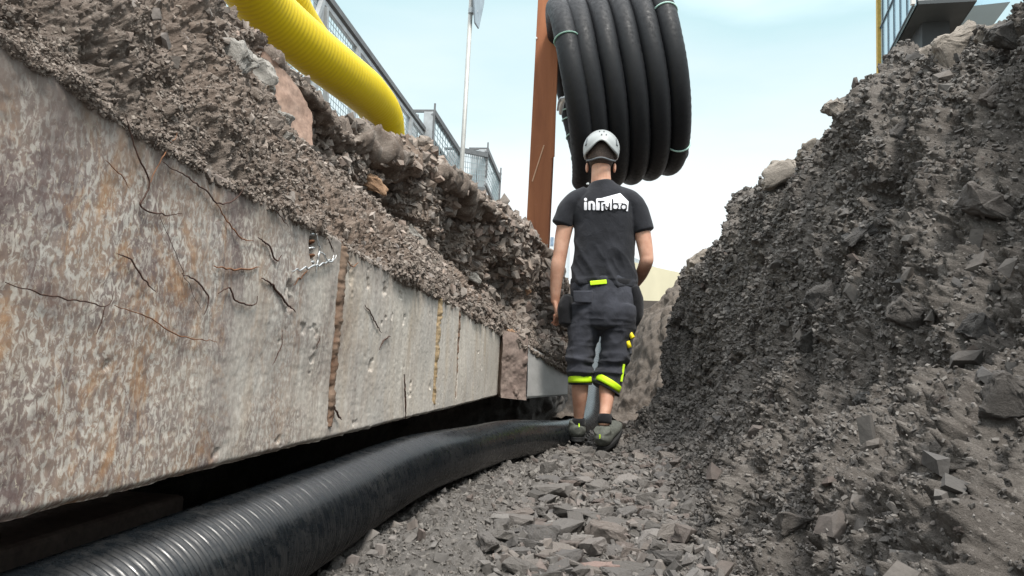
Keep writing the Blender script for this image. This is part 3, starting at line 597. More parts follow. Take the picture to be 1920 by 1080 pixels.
def tie(ci, r=.0):
    P_ = Cc[ci]; T_ = Cc[ci+1]-Cc[ci-1]; T_ /= np.linalg.norm(T_); a_ = np.cross(T_, [0.1, .2, 1]); a_ /= np.linalg.norm(a_); b2 = np.cross(T_, a_); q = np.linspace(0, 2*np.pi, 25)
    ring = P_+(rc+.004)*(np.cos(q)[:, None]*a_+np.sin(q)[:, None]*b2); Vv, Fv, _, _ = tube(ring, .006, 6, None, False); mk('tie', Vv, Fv, M['tie'], co, True)
def projp(p): v = p-CAM; w_ = v@_f; return 960+F*(v@_r)/w_, 540-F*(v@_u)/w_
for tx, ty in ((1236, 28), (1277, 268), (1063, 75)):
    best = min(range(5, 890), key=lambda i: (projp(Cc[i])[0]-tx)**2+(projp(Cc[i])[1]-ty)**2+(0 if Cc[i][1] < 5.5 else 3000)); tie(best)
for tx, ty in ((1068, 75), (1070, 205), (1068, 255), (1075, 300), (1062, 225)):
    best = min(range(5, 200), key=lambda i: (projp(Cc[i])[0]-tx)**2+(projp(Cc[i])[1]-ty)**2); tie(best)
k_ = pix(1052, 186, 5.1); MB().tube([k_+X(-.02, .3, .0), k_+X(.0, .1, .01), k_+X(.03, .0, .01), k_+X(.08, -.02, -.01)], [.012, .018, .02, .012], 10, 12).build('clamp', M['white'], co, True)
MB().tube([k_+X(-.04, .28, .02), k_+X(.0, -.02, 0), k_+X(.09, -.04, -.02)], .008, 8, 14).build('tie_rod', M['galv'], co, True)

# ------------------------------------------------------------------ ROCKS
def hullrock(seed, n=16, flat=.6, bev=.05, sub=0, rough=.04):
    r = np.random.RandomState(seed); bm = bmesh.new()
    p = np.array([(a, b, c) for a in (-1, 1) for b in (-1, 1) for c in (-1, 1)], float)*.66; p += r.uniform(-.36, .36, p.shape)
    e = r.normal(size=(max(2, n-9), 3)); e /= np.linalg.norm(e, axis=1, keepdims=True); p = np.vstack([p, e*r.uniform(.8, 1.12, (len(e), 1))]); p *= np.array([1, r.uniform(.6, .9), flat*r.uniform(.8, 1.2)])
    for q in p: bm.verts.new(q)
    res = bmesh.ops.convex_hull(bm, input=bm.verts); bmesh.ops.delete(bm, geom=[v for v in bm.verts if not v.link_faces], context='VERTS')
    bmesh.ops.dissolve_limit(bm, angle_limit=.1, verts=bm.verts, edges=bm.edges)
    if bev: bmesh.ops.bevel(bm, geom=list(bm.edges)+list(bm.verts), offset=bev, segments=1 if not sub else 2, profile=.5, affect='EDGES', clamp_overlap=True)
    bmesh.ops.triangulate(bm, faces=bm.faces)
    if sub:
        bmesh.ops.subdivide_edges(bm, edges=bm.edges, cuts=sub, use_grid_fill=True)
        V = np.array([v.co for v in bm.verts]); d = rough*fbm(V*3+seed, 4, seed); bm.normal_update()
        for v, k in zip(bm.verts, d): v.co += v.normal*k
    me = bpy.data.meshes.new('stone'); bm.to_mesh(me); bm.free()
    me.polygons.foreach_set('use_smooth', np.ones(len(me.polygons), bool) if sub else np.zeros(len(me.polygons), bool)); return me
ROCKS = [hullrock(i, 13+i % 5, .42+.1*(i % 4), .05, 3, .085) for i in range(14)]
def edge_sharp(me, ang=.5):
    me.set_sharp_from_angle(angle=ang)
for me in ROCKS: edge_sharp(me, .32)
for me in [hullrock(40+i, 17+i % 5, .55+.1*(i % 4), .14, 4, .15) for i in range(14)]: edge_sharp(me, .85); ROCKS.append(me)
rm = {}
def rockmesh(i, mat):
    k = (i, mat)
    if k not in rm: m_ = ROCKS[i].copy(); m_.materials.clear(); m_.materials.append(M[mat]); rm[k] = m_
    return rm[k]
def place(name, mi, mat, loc, size, rot, label, cat, group=None):
    o = bpy.data.objects.new(name, rockmesh(mi, mat)); o.location = tuple(loc); o.scale = (size if hasattr(size, '__len__') else (size,)*3); o.rotation_euler = rot; link(o); return tag(o, label, cat, group)
GRs = [hullrock(100+i, 10, .6, 0) for i in range(10)]; GRv = []
for me in GRs:
    v = np.empty(len(me.vertices)*3); me.vertices.foreach_get('co', v); GRv.append((v.reshape(-1, 3), np.array([p.vertices[:] for p in me.polygons])))
CRv = []
for i in range(8):
    me = hullrock(200+i, 9, .75, 0); v = np.empty(len(me.vertices)*3); me.vertices.foreach_get('co', v); CRv.append((v.reshape(-1, 3), np.array([p.vertices[:] for p in me.polygons])))
def gravel(name, surf, n, smin, smax, mat, prob, seed, sink=.2, power=3, dist=None, lib=None):
    """n angular grains on a bank, kept with probability prob(points, across)"""
    lib = lib or GRv; G, N, _, J = SURF[surf]; r = np.random.RandomState(seed); A, B = G.shape[:2]; m = n*12
    i = r.randint(1, A-1, m); j = r.randint(1, B-1, m); p = G[i, j]; nn = N[i, j]; jj = J[i, j] if J is not None else j/B
    q = p-CAM; w = q@_f; px = 960+F*(q@_r)/w; py = 540-F*(q@_u)/w
    ok = (w > .3) & (px > -60) & (px < 1980) & (py > -60) & (py < 1140) & (r.rand(m) < prob(p, jj)); ok &= (nn*q).sum(1) < .02*w
    p, nn = p[ok][:n], nn[ok][:n]; n = len(p); sc = smin+(smax-smin)*r.rand(n)**power
    if dist: sc *= np.clip(p[:, 1]/dist, .42, 2.6)
    kind = r.randint(len(lib), size=n); Vs, Fs, Ts = [], [], []; b = 0
    for k, (v, f_) in enumerate(lib):
        c = np.where(kind == k)[0]; m_ = len(c)
        if not m_: continue
        h = r.normal(size=(m_, 4)); h /= np.linalg.norm(h, axis=1, keepdims=True); a, x, y, z = h.T
        Rm = np.stack([1-2*(y*y+z*z), 2*(x*y-a*z), 2*(x*z+a*y), 2*(x*y+a*z), 1-2*(x*x+z*z), 2*(y*z-a*x), 2*(x*z-a*y), 2*(y*z+a*x), 1-2*(x*x+y*y)], 1).reshape(-1, 3, 3)
        sv = v[None]*np.stack([np.ones(m_), r.uniform(.7, 1, m_), r.uniform(.55, 1, m_)], 1)[:, None]*sc[c][:, None, None]
        W_ = np.einsum('nvj,nij->nvi', sv, Rm)+(p[c]+nn[c]*(sc[c]*(.5-sink))[:, None])[:, None]
        Vs.append(W_.reshape(-1, 3)); Fs.append((f_[None]+(np.arange(m_)*len(v))[:, None, None]).reshape(-1, 3)+b); b += m_*len(v); Ts.append(np.repeat(r.rand(m_), len(v)))
    mk(name, np.vstack(Vs), np.vstack(Fs), M[mat], None, False, kind='stuff', attrs={'tone': np.concatenate(Ts)})
M['crumb_r'] = rockmat('dark_soil_crumbs', [(.08, .073, .068), (.13, .12, .11), (.18, .167, .155), (.11, .10, .093), (.24, .222, .205)], (.165, .152, .14), True)
M['crumb_l'] = rockmat('brown_soil_crumbs', [(.13, .10, .083), (.20, .165, .14), (.27, .23, .20), (.17, .135, .11), (.33, .29, .25)], (.26, .22, .19), True)
M['crumb_f'] = rockmat('grey_soil_crumbs', [(.09, .082, .075), (.14, .13, .118), (.19, .175, .16), (.12, .108, .098), (.24, .225, .205)], (.19, .175, .16), True)
gravel('floor_gravel', 'trench_floor', 4500, .004, .024, 'rock_fa', lambda p, v: (p[:, 0] > -.75)*(p[:, 0] < .42)*(p[:, 1] > 1.0)*np.where(p[:, 0] > -.22+.1*(p[:, 1]-1.6), 1, .1), 11)
gravel('floor_soil_crumbs', 'trench_floor', 22000, .002, .009, 'crumb_f', lambda p, v: (p[:, 0] > -.85)*(p[:, 0] < .5)*(p[:, 1] > .9), 21, .2, 2.5, 1.8, CRv)
gravel('right_bank_gravel', 'right_bank', 4200, .004, .030, 'rock_ra', lambda p, v: (p[:, 1] > .7)*(v < .68)*np.where(p[:, 1] < 3.2, .25, 1), 12, .35)
gravel('right_bank_crumbs', 'right_bank', 120000, .0016, .0075, 'crumb_r', lambda p, v: (p[:, 1] > .5)*(v < .72)*np.clip(.5+.8*fbm(p*6, 3, 71), .25, 1), 22, .25, 2.2, 1.5, CRv)
gravel('left_bank_gravel', 'left_bank', 9500, .004, .036, 'rock_la', lambda p, v: (p[:, 1] > .9)*(v > .2)*(v < .9)*np.where(v < .48, .07, np.where(v > .68, 1, .6)), 13, .35, 3, 3.2)
gravel('left_bank_crumbs', 'left_bank', 55000, .0016, .0075, 'crumb_l', lambda p, v: (p[:, 1] > .5)*(v > .07)*(v < .9)*np.clip(.4+.9*fbm(p*6, 3, 71)+(v < .2)*.6, .05, 1), 23, .2, 2.2, 1.5, CRv)
vis = lambda p: (lambda q: -60 < q[0] < 1980 and -60 < q[1] < 1140)(projp(p))
# big separate stones of the floor
r = np.random.RandomState(5)
G, N, _, _ = SURF['trench_floor']; SV = BVHTree.FromPolygons([Vector(v) for v in G[::2, ::2].reshape(-1, 3)], [tuple(f) for f in gridfaces(*G[::2, ::2].shape[:2]).tolist()])
def floorz(x, y):
    h = SV.ray_cast(Vector((x, y, 2)), Vector((0, 0, -1))); return h[0].z if h[0] else 0
HERO = [(1080, 955, 60, .42, 'wide flat grey slab stone with a light top, largest on the trench floor', 'rock_f', 0), (960, 985, 55, .5, 'long slanting stone left of the wide flat slab stone', 'rock_f', 3), (1145, 985, 52, .65, 'blocky grey stone right below the wide flat slab', 'rock_f', 5),
        (1115, 1045, 48, .6, 'rounded pinkish stone near the bottom edge of the photo', 'rock_orange2', 7), (1060, 1040, 40, .6, 'pointed grey stone left of the pinkish stone', 'rock_f', 2), (1010, 975, 30, .6, 'small dark wedge stone tucked under the flat slab stone', 'rock_f', 6),
        (1190, 1050, 52, .55, 'broad dusty stone at the bottom right of the loose stones', 'rock_f', 9), (1030, 915, 46, .6, 'pale peaked stone behind the flat slab stone', 'rock_f', 4), (930, 950, 40, .45, 'low dusty stone beside the heap next to the pipe', 'rock_f', 8), (1245, 1000, 50, .4, 'flat dusty stone half sunk at the foot of the right bank', 'rock_f', 11),
        (1000, 1062, 34, .45, 'narrow light-topped stone at the bottom edge', 'rock_f', 10), (975, 1040, 36, .6, 'dark jagged stone left of the pointed grey stone', 'rock_f', 12), (1140, 825, 14, .6, 'small white stone just behind the man\'s heel', 'white_stone', 1), (1205, 850, 30, .4, 'long pale stone lying right of the man\'s shoes', 'rock_f', 13)]
M['rock_orange2'] = rockmat('pinkish_stone', [(.27, .19, .165), (.27, .19, .165)], (.30, .24, .21)); M['white_stone'] = rockmat('white_stone', [(.6, .58, .55), (.6, .58, .55)], (.65, .62, .6))
for px, py, rad, fl, lab, mt, mi in HERO:
    p = pixZ(px, py, .02); sc = rad/F*p[1]*.92; z_ = floorz(p[0], p[1]); place('stone', mi, mt, (p[0], p[1], z_+sc*fl*.35), (sc, sc*.8, sc*fl*1.25), (r.uniform(-.15, .15), r.uniform(-.15, .15), r.uniform(-.5, .5)), lab, 'stone')
occ = [(pixZ(h[0], h[1], .02)[:2], h[2]/F*pixZ(h[0], h[1], .02)[1]) for h in HERO]; k = 0; tries = 0
while k < 280 and tries < 15000:
    tries += 1; px = r.normal(1085, 110); py = 805+(275)*r.rand()**.9
    if px > 1290 or px < 840 or (px < 1250-(py-800)*.0 and px < 1080-(py-800)*.75): continue
    p = pixZ(px, py, .02); sc = r.uniform(.018, .05)*(1 if r.rand() < .8 else 1.4)
    if any(np.hypot(*(p[:2]-o[0])) < (sc+o[1])*.62 for o in occ): continue
    if p[0] > .42: continue
    occ.append((p[:2], sc)); z_ = floorz(p[0], p[1]); fl = r.uniform(.5, 1)
    place('stone', r.randint(14), 'rock_f', (p[0], p[1], z_+sc*fl*.3), (sc, sc*r.uniform(.7, 1), sc*fl), (r.uniform(-.35, .35), r.uniform(-.35, .35), r.uniform(0, 6.28)), 'loose angular grey stone among the many small ones on the trench floor', 'stone', 'loose stones on the trench floor'); k += 1
def tree_of(name, st=2):
    G = SURF[name][0][::st, ::st]; return BVHTree.FromPolygons([Vector(v) for v in G.reshape(-1, 3)], [tuple(f) for f in gridfaces(*G.shape[:2]).tolist()])
BT = {'right_bank': tree_of('right_bank'), 'left_bank': tree_of('left_bank')}
def hit(tree, px, py):
    v = ray(px, py); h = tree.ray_cast(Vector(CAM), Vector(v/np.linalg.norm(v))); return (np.array(h[0]), h[3]) if h[0] else (None, None)
def onbank(bankn, px, py, rad, asp, mi, mat, lab, cat='rock', rz=0., group=None, out=.3, tilt=0.):
    p, dist = hit(BT[bankn], px, py)
    if px in DEP and bankn == 'left_bank' and (p is None or p[1] > DEP[px]): p = pix(px, py, DEP[px])
    if p is None:
        best, dist = None, None
        for dx, dy in ((0, 6), (0, 12), (5, 15), (0, 24), (8, 30), (0, 40), (0, 60)):
            p, dist = hit(BT[bankn], px+dx, py+dy)
            if p is not None: break
    if p is None: return
    depth = (p-CAM)@_f; sc = rad/F*depth; v = (CAM-p)/np.linalg.norm(CAM-p); p = p+v*sc*out*(1.1 if bankn == 'left_bank' else .35)
    o = place('rock', mi+14, mat, p, (sc*asp, sc*.8, sc), (0, 0, 0), lab, cat, group)
    o.matrix_world = Matrix.Translation(tuple(p)) @ Matrix(((_r[0], _f[0], _u[0], 0), (_r[1], _f[1], _u[1], 0), (_r[2], _f[2], _u[2], 0), (0, 0, 0, 1))) @ Matrix.Rotation(rz, 4, 'Y') @ Matrix.Rotation(tilt, 4, 'X') @ Matrix.Diagonal((sc*asp, sc*.8, sc, 1)); return o
L = 'left_bank'; R = 'right_bank'; DEP = {487: 1.95, 432: 1.80, 503: 1.98, 535: 2.10, 475: 1.90, 540: 2.12}
for a in [(L, 487, 138, 46, 1.05, 5, 'boulder', 'large pale grey boulder on the left bank below the yellow duct', 'boulder', .5), (L, 432, 110, 50, .9, 9, 'boulder', 'pale lumpy boulder left of the large boulder on the left bank', 'boulder', .7),
          (L, 503, 232, 22, 1.3, 4, 'rock_l', 'dark wet-looking stone below the large boulder', 'rock', .2), (L, 535, 225, 26, .7, 8, 'boulder', 'pale upright stone between the boulder and the reddish slab', 'rock', .3), (L, 475, 178, 18, 1.2, 9, 'rock_l', 'small stone directly under the large boulder', 'rock', .4),
          (L, 540, 262, 20, .6, 10, 'boulder', 'narrow pale stone at the foot of the reddish slab', 'rock', .3),
          (L, 700, 345, 24, 1.3, 2, 'rock_orange', 'orange-brown stone in the middle of the left bank', 'rock', .3), (L, 780, 442, 17, 1.3, 1, 'boulder', 'smooth pale oval stone low on the left bank', 'rock', .9), (L, 888, 520, 15, 1.3, 5, 'boulder', 'pale stone on the left bank above the narrow ochre joint', 'rock', .5),
          (L, 760, 300, 17, .8, 7, 'rock_l', 'angular brown stone just under the end of the yellow duct', 'rock', .3), (L, 685, 245, 20, 1.2, 11, 'rock_l', 'flat tilted stone in the shade of the yellow duct', 'rock', .6), (L, 840, 395, 17, .9, 12, 'rock_l', 'round brown stone on the crest below the sign pole', 'rock', .2),
          (L, 958, 628, 15, 1., 13, 'rock_orange', 'rusty orange stone sitting on top of the rubble pier', 'rock', .3), (L, 990, 545, 14, .5, 0, 'rock_orange', 'thin orange-brown shard sticking out near the end of the left bank', 'rock', .9),
          (R, 1805, 35, 45, 1.35, 3, 'rock_top', 'large tan rock on the crest of the right bank below the building', 'rock', -.45), (R, 1858, 12, 24, 1.2, 7, 'rock_top', 'small tan rock at the top edge of the photo on the right crest', 'rock', -.3), (R, 1735, 65, 30, 1.5, 5, 'rock_top', 'long tan rock on the right crest left of the largest one', 'rock', -.5),
          (R, 1563, 205, 26, .75, 2, 'rock_top', 'upright pointed stone on the skyline of the right bank', 'rock', .5), (R, 1462, 290, 38, 1.3, 9, 'rock_top', 'wide tan rock on the right skyline below the pointed stone', 'rock', -.35), (R, 1515, 268, 22, 1.3, 6, 'rock_top', 'small tan rock between the pointed stone and the wide one', 'rock', -.5),
          (R, 1305, 458, 26, 1.2, 12, 'rock_top', 'tan rock on the lower skyline of the right bank nearest the man', 'rock', -.6), (R, 1860, 185, 30, 1.2, 4, 'rock_r', 'rounded dark boulder poking out high at the right edge', 'boulder', -.5), (R, 1700, 590, 45, .9, 8, 'rock_r', 'tall slab rock sunk in the middle of the right bank', 'rock', .5),
          (R, 1835, 620, 42, 1., 11, 'rock_r', 'angular rock with a dark hollow beneath it on the right bank', 'rock', .4), (R, 1630, 755, 26, 1.2, 13, 'rock_r', 'light triangular stone low on the right bank', 'rock', .3), (R, 1800, 870, 30, 1.1, 1, 'rock_f', 'round pinkish grey stone low at the right', 'rock', .2),
          (R, 1487, 985, 34, 1.1, 10, 'rock_r', 'dark round stone at the foot of the right bank near the bottom edge', 'rock', .2), (R, 1610, 440, 30, 1.4, 0, 'rock_r', 'dark wedge stone high on the right bank', 'rock', -.6), (R, 1850, 385, 46, 1.2, 5, 'rock_r', 'broad cracked rock near the upper right edge', 'rock', .4),
          (R, 1895, 750, 50, 1.2, 3, 'rock_r', 'overhanging rock ledge at the right edge of the photo', 'rock', .3), (R, 1548, 560, 32, 1.2, 7, 'rock_r', 'smooth dusty rock right of the dark gravel face', 'rock', -.4), (R, 1890, 70, 40, .9, 2, 'rock_r', 'flat grey rock face at the top right corner', 'rock', .4),
          (R, 1520, 640, 24, 1.3, 6, 'rock_r', 'narrow stone lodged below the smooth dusty rock', 'rock', -.6), (R, 1690, 245, 26, 1.5, 12, 'rock_r', 'long low stone under the right crest', 'rock', -.7)]:
    onbank(a[0], a[1], a[2], a[3], a[4], a[5], a[6], a[7], a[8], a[9])
for bn, n, cond, lab, grp, mt in ((R, 130, lambda x, y: True, 'dusty dark stone half buried in the right bank', 'stones stuck in the right bank', 'rock_r'), (L, 120, lambda x, y: True, 'dusty brown stone stuck in the stony upper part of the left bank', 'stones stuck in the left bank', 'rock_l')):
    k = 0; t_ = 0
    while k < n and t_ < 6000:
        t_ += 1
        if bn == R:
            px, py = (r.uniform(1255, 1480), r.uniform(430, 760)) if r.rand() < .55 else (r.uniform(1250, 1910), r.uniform(60, 1060))
            if px-1200 < (1000-py)*.0: continue
        else:
            px, py = r.uniform(600, 1050), r.uniform(200, 640)
        p, dist = hit(BT[bn], px, py)
        if p is None or p[2] > 1.75 or (bn == L and p[2] < .80+(.0 if p[1] > 3.9 else .12)): continue
        if bn == R and p[2] < .08: continue
        if bn == L and p[1] < 2.3: continue
        sc = r.uniform(.010, .032)*(1.0 if bn == R else 1)*min(1, p[1]/3.2); p = p-(CAM-p)/np.linalg.norm(CAM-p)*sc*.35; o = place('rock', r.randint(14)+(14 if bn == R or p[1] < 2.6 else 0), mt, p, (sc*r.uniform(.9, 1.3), sc, sc*r.uniform(.6, 1)), tuple(r.uniform(0, 6.28, 3)), lab, 'rock', grp); k += 1
# reddish slab standing in the left bank
sl_ = [pix(498, 95, 2.15), pix(548, 150, 2.28), pix(585, 212, 2.38), pix(586, 292, 2.34), pix(552, 272, 2.26), pix(520, 200, 2.2), pix(490, 130, 2.15)]
sl_ = [CAM+(p-CAM)*.955 for p in sl_]; th = np.array([-.13, .05, .0]); Vs = sl_+[p+th for p in sl_]; n = len(sl_)
ob = MB().add(Vs, [tuple(range(n)), tuple(range(2*n-1, n-1, -1))]+[(i, n+i, n+(i+1) % n, (i+1) % n) for i in range(n)]).build('rock_slab', M['slab'], None, True, label='tall reddish-brown slab standing on edge in the left bank behind the boulder', cat='rock slab')
bm = bmesh.new(); bm.from_mesh(ob.data); bmesh.ops.triangulate(bm, faces=bm.faces); bmesh.ops.subdivide_edges(bm, edges=bm.edges, cuts=9, use_grid_fill=True); bm.normal_update()
Vq = np.array([v.co for v in bm.verts])+np.array(ob.location); dd = .006*fbm(Vq*12, 4, 3)+.004*fbm(Vq*40, 3, 5)
for v, k in zip(bm.verts, dd): v.co += v.normal*k
bm.to_mesh(ob.data); bm.free(); edge_sharp(ob.data, .7)

# ------------------------------------------------------------------ BUILDINGS
zA = 12.; A_ = pixZ(1722, 8, zA); B_ = pixZ(1832, 2, zA); C_ = pixZ(1657, 132, zA)
B_ = A_+(B_-A_)*1.0; D_ = B_+(C_-A_); hgt = 9.
bd = root('office_building', ((A_[0]+D_[0])/2, (A_[1]+D_[1])/2, zb), 'modern building with glass side and dark overhanging soffit at the top right', 'building')
def up_(p, h): return p+X(0, 0, h)
MB().hexa([A_, B_, D_, C_]+[up_(p, .12) for p in (A_, B_, D_, C_)]).build('soffit', M['soffit'], bd)
MB().hexa([up_(p, .121) for p in (A_, B_, D_, C_)]+[up_(p, hgt) for p in (A_, B_, D_, C_)]).build('upper_storey', M['fascia'], bd)
nside = np.cross(C_-A_, [0, 0, 1.]); nside /= np.linalg.norm(nside); nside *= -1 if nside[0] > 0 else 1
o1 = nside*.05; MB().hexa([A_+o1+(C_-A_)*.01, A_+o1*2+(C_-A_)*.01, C_+o1*2, C_+o1]+[up_(p, hgt) for p in (A_+o1+(C_-A_)*.01, A_+o1*2+(C_-A_)*.01, C_+o1*2, C_+o1)]).build('glass_side', M['glass'], bd)
mb = MB()
for i in range(0, 6): p = A_+(C_-A_)*(i/5.5)+o1*2.4; mb.bar(p, up_(p, hgt), .03)
for k in range(0, 6): mb.bar(A_+o1*2.4+X(0, 0, 1.6*k+.03), C_+o1*2.4+X(0, 0, 1.6*k+.03), .05)
mb.build('mullions', M['mull'], bd); MB().bar(X(C_[0], C_[1], zb)+o1*3, up_(C_+o1*3, hgt), .16, .16).build('corner_trim', M['ochre'], bd)
MB().bar(A_+o1*3, up_(A_+o1*3, hgt), .12, .12).build('corner_trim', M['fascia'], bd)
I_ = [A_*.75+D_*.25, B_*.75+C_*.25, D_*.9+A_*.1, C_*.9+B_*.1]; MB().hexa([X(p[0], p[1], zb-.3) for p in I_]+[X(p[0], p[1], zA-.001) for p in I_]).build('ground_storey', M['soffit'], bd)
A2 = A_+(B_-A_)*1.0; E_ = pixZ(1905, -6, zA); MB().hexa([A2+X(.02, .3, 0), E_+X(0, .3, 0), E_+(C_-A_), A2+(C_-A_)+X(.02, 0, 0)]+[up_(p, hgt) for p in (A2+X(.02, .3, 0), E_+X(0, .3, 0), E_+(C_-A_), A2+(C_-A_)+X(.02, 0, 0))]).build('glass_wing', M['glass'], bd)
# beige warehouse
w0, w1 = pix(1120, 476, 34), pix(1330, 563, 46); bb = root('warehouse', (w0[0], w0[1], 1.0), 'pale beige warehouse with grey roof edge seen between the man and the right bank', 'building')
dW_ = X(6, 8, 0); c4 = [X(w0[0], w0[1], .6), X(w1[0], w1[1], .6), X(w1[0], w1[1], .6)+dW_, X(w0[0], w0[1], .6)+dW_]
zt_ = w0[2]; w1z = w1[2]; t4 = [X(w0[0], w0[1], zt_), X(w1[0], w1[1], w1z), X(w1[0], w1[1], w1z)+dW_, X(w0[0], w0[1], zt_)+dW_]; MB().hexa(c4+t4).build('wall', M['beige'], bb)
mb = MB(); dv = (w1-w0)/np.linalg.norm(w1-w0); mb.bar(t4[0]-dv*.3+X(0, -.2, .22), t4[1]+X(0, -.2, .22), .5, .42); mb.build('roof_edge', M['roofedge'], bb)
for t_, h_ in ((.42, .5), (.48, .8), (.50, .5), (.58, .35), (.62, .5), (.35, .6), (.66, .3)):
    p = t4[0]+(t4[1]-t4[0])*t_+X(.5, .8, .4); MB().box((p[0]-.22, p[1]-.2, p[2]-.2), (p[0]+.22, p[1]+.2, p[2]+h_*.7)).build('roof_vent', M['farwall'], bb)
# pale blocks far left of the man
for i, (xa, xb, yt, d, lab) in enumerate(((1018, 1064, 446, 60, 'far pale tower block between the rusty post and the man\'s arm'), (1050, 1110, 540, 42, 'low pale building far behind the man\'s left arm'))):
    a, b = pix(xa, yt, d), pix(xb, yt, d); fb = root('far_building', ((a[0]+b[0])/2, a[1], 1.), lab, 'building')
    MB().box((a[0], a[1], .6), (b[0], a[1]+6, a[2])).build('wall', M['farwall'], fb)
    for zz in np.arange(2.5, a[2]-.5, 1.3):
        for t_ in np.linspace(.12, .72, 4): x_ = a[0]+(b[0]-a[0])*t_; MB().box((x_, a[1]-.04, zz), (x_+(b[0]-a[0])*.12, a[1]-.002, zz+.7)).build('window', M['farwin'], fb)

# ------------------------------------------------------------------ PERSON
PD = 4.5; PO = pixZ(1127, 828, .0); PO = np.array([pix(1127, 828, PD)[0], PD, 0.]); SCp = F/PD/(_f[1])*1.0
def L_px(px, py, dy=0.):                                         # body landmark -> world, dy = metres further along the trench
    return pix(px, py, PD+dy)
person = root('person', (PO[0], PO[1], .0), 'man in white helmet, dark T-shirt and cropped work trousers walking away down the trench', 'person')
PXM = 1/(F/PD)
def limb(pts, rad, k=20, n=None, asp=None):
    """pts world, rad list of (rx, ry) or r: closed elliptical loft; rx across, ry along depth"""
    P_ = np.array(pts, float); Rr_ = np.array([(q if hasattr(q, '__len__') else (q, q)) for q in rad], float); n = n or 10*(len(P_)-1)+1
    t = np.linspace(0, len(P_)-1, n); C = cr1(P_, t); Rt = np.clip(cr1(Rr_, t), .001, 1); T_ = np.gradient(C, axis=0); T_ /= np.linalg.norm(T_, axis=1, keepdims=True)
    Vv = []; a = np.linspace(0, 2*np.pi, k, endpoint=False)
    for c, tt_, rr in zip(C, T_, Rt):
        u = np.cross([0, 1, 0], tt_); 
        if np.linalg.norm(u) < .2: u = np.array([1., 0, 0])
        u -= tt_*(u@tt_); u /= np.linalg.norm(u); w_ = np.cross(tt_, u); Vv.append(c+rr[0]*np.cos(a)[:, None]*u+rr[1]*np.sin(a)[:, None]*w_)
    Vv = np.array(Vv).reshape(-1, 3); Fv = gridfaces(len(C), k, True).tolist(); b = len(Vv); Vv = np.vstack([Vv, C[0]-T_[0]*Rt[0].min()*.5, C[-1]+T_[-1]*Rt[-1].min()*.5]); e = (len(C)-1)*k
    for j in range(k): Fv.append((j, b, (j+1) % k)); Fv.append((e+j, e+(j+1) % k, b+1))
    return Vv, Fv
def ell(c, r, n=16, rotz=0):
    th = np.linspace(0, np.pi, n); return limb([np.array(c)+X(0, 0, r[2]*math.cos(t)) for t in th[::-1]], [(max(.002, r[0]*math.sin(t)), max(.002, r[1]*math.sin(t))) for t in th[::-1]], 20, n)
def fused(name, parts, mat, voxel, smooth=4, disp=None, parent=person, sm=.5):
    mb = MB()
    for p in parts: mb.add(*p)
    o = mb.build(name, mat, parent, True); m = o.modifiers.new('r', 'REMESH'); m.mode = 'VOXEL'; m.voxel_size = voxel; m.use_smooth_shade = True
    s = o.modifiers.new('s', 'SMOOTH'); s.iterations = smooth; s.factor = sm; bpy.context.view_layer.update(); applied(o)
    if not o.data.materials: o.data.materials.append(mat)
    if disp:
        me = o.data; n = len(me.vertices); v = np.empty(n*3); me.vertices.foreach_get('co', v); v = v.reshape(-1, 3); nn = np.empty(n*3); me.vertices.foreach_get('normal', nn); nn = nn.reshape(-1, 3)
        w_ = v+np.array(origin(parent)); v = v+nn*disp(w_)[:, None]; me.vertices.foreach_set('co', v.ravel()); me.update()
    me = o.data; me.polygons.foreach_set('use_smooth', np.ones(len(me.polygons), bool)); return o
m_ = PXM
# --- skin body: head, neck, torso core, arms, hands, legs
hc = L_px(1127, 298)+X(0, .0, 0)
head = [ell(hc+X(0, .005, .028), (.076, .096, .098)), ell(hc+X(0, .03, -.035), (.058, .072, .075)), limb([L_px(1128, 350), L_px(1127, 335), L_px(1127, 312)], [(.068, .066), (.060, .062), (.058, .068)])]
for s in (-1, 1): head.append(ell(hc+X(s*.084, .012, -.052), (.010, .018, .032)))
head.append(limb([hc+X(0, .085, .01), hc+X(0, .112, -.03), hc+X(0, .098, -.045)], [.008, .014, .012])); head.append(limb([hc+X(-.025, .088, -.068), hc+X(0, .096, -.068), hc+X(.025, .088, -.068)], [.005, .008, .005])); head.append(ell(hc+X(0, .078, -.095), (.028, .022, .02)))
torso = [limb([L_px(1130, 600), L_px(1131, 520), L_px(1131, 440), L_px(1130, 385), L_px(1128, 350)], [(.15, .10), (.14, .095), (.17, .10), (.17, .09), (.08, .07)])]
armL = [limb([L_px(1078, 375), L_px(1066, 400), L_px(1056, 440), L_px(1050, 478), L_px(1046, 500, .0), L_px(1042, 540, .02), L_px(1041, 568, .03)], [(.06, .06), (.055, .055), (.049, .05), (.043, .044), (.044, .042), (.034, .032), (.026, .022)])]
armR = [limb([L_px(1182, 375), L_px(1196, 405), L_px(1206, 445, -.01), L_px(1212, 480, -.02), L_px(1211, 493, -.01), L_px(1202, 515, .08), L_px(1192, 532, .16)], [(.06, .06), (.055, .055), (.049, .05), (.042, .045), (.041, .044), (.037, .037), (.028, .026)])]
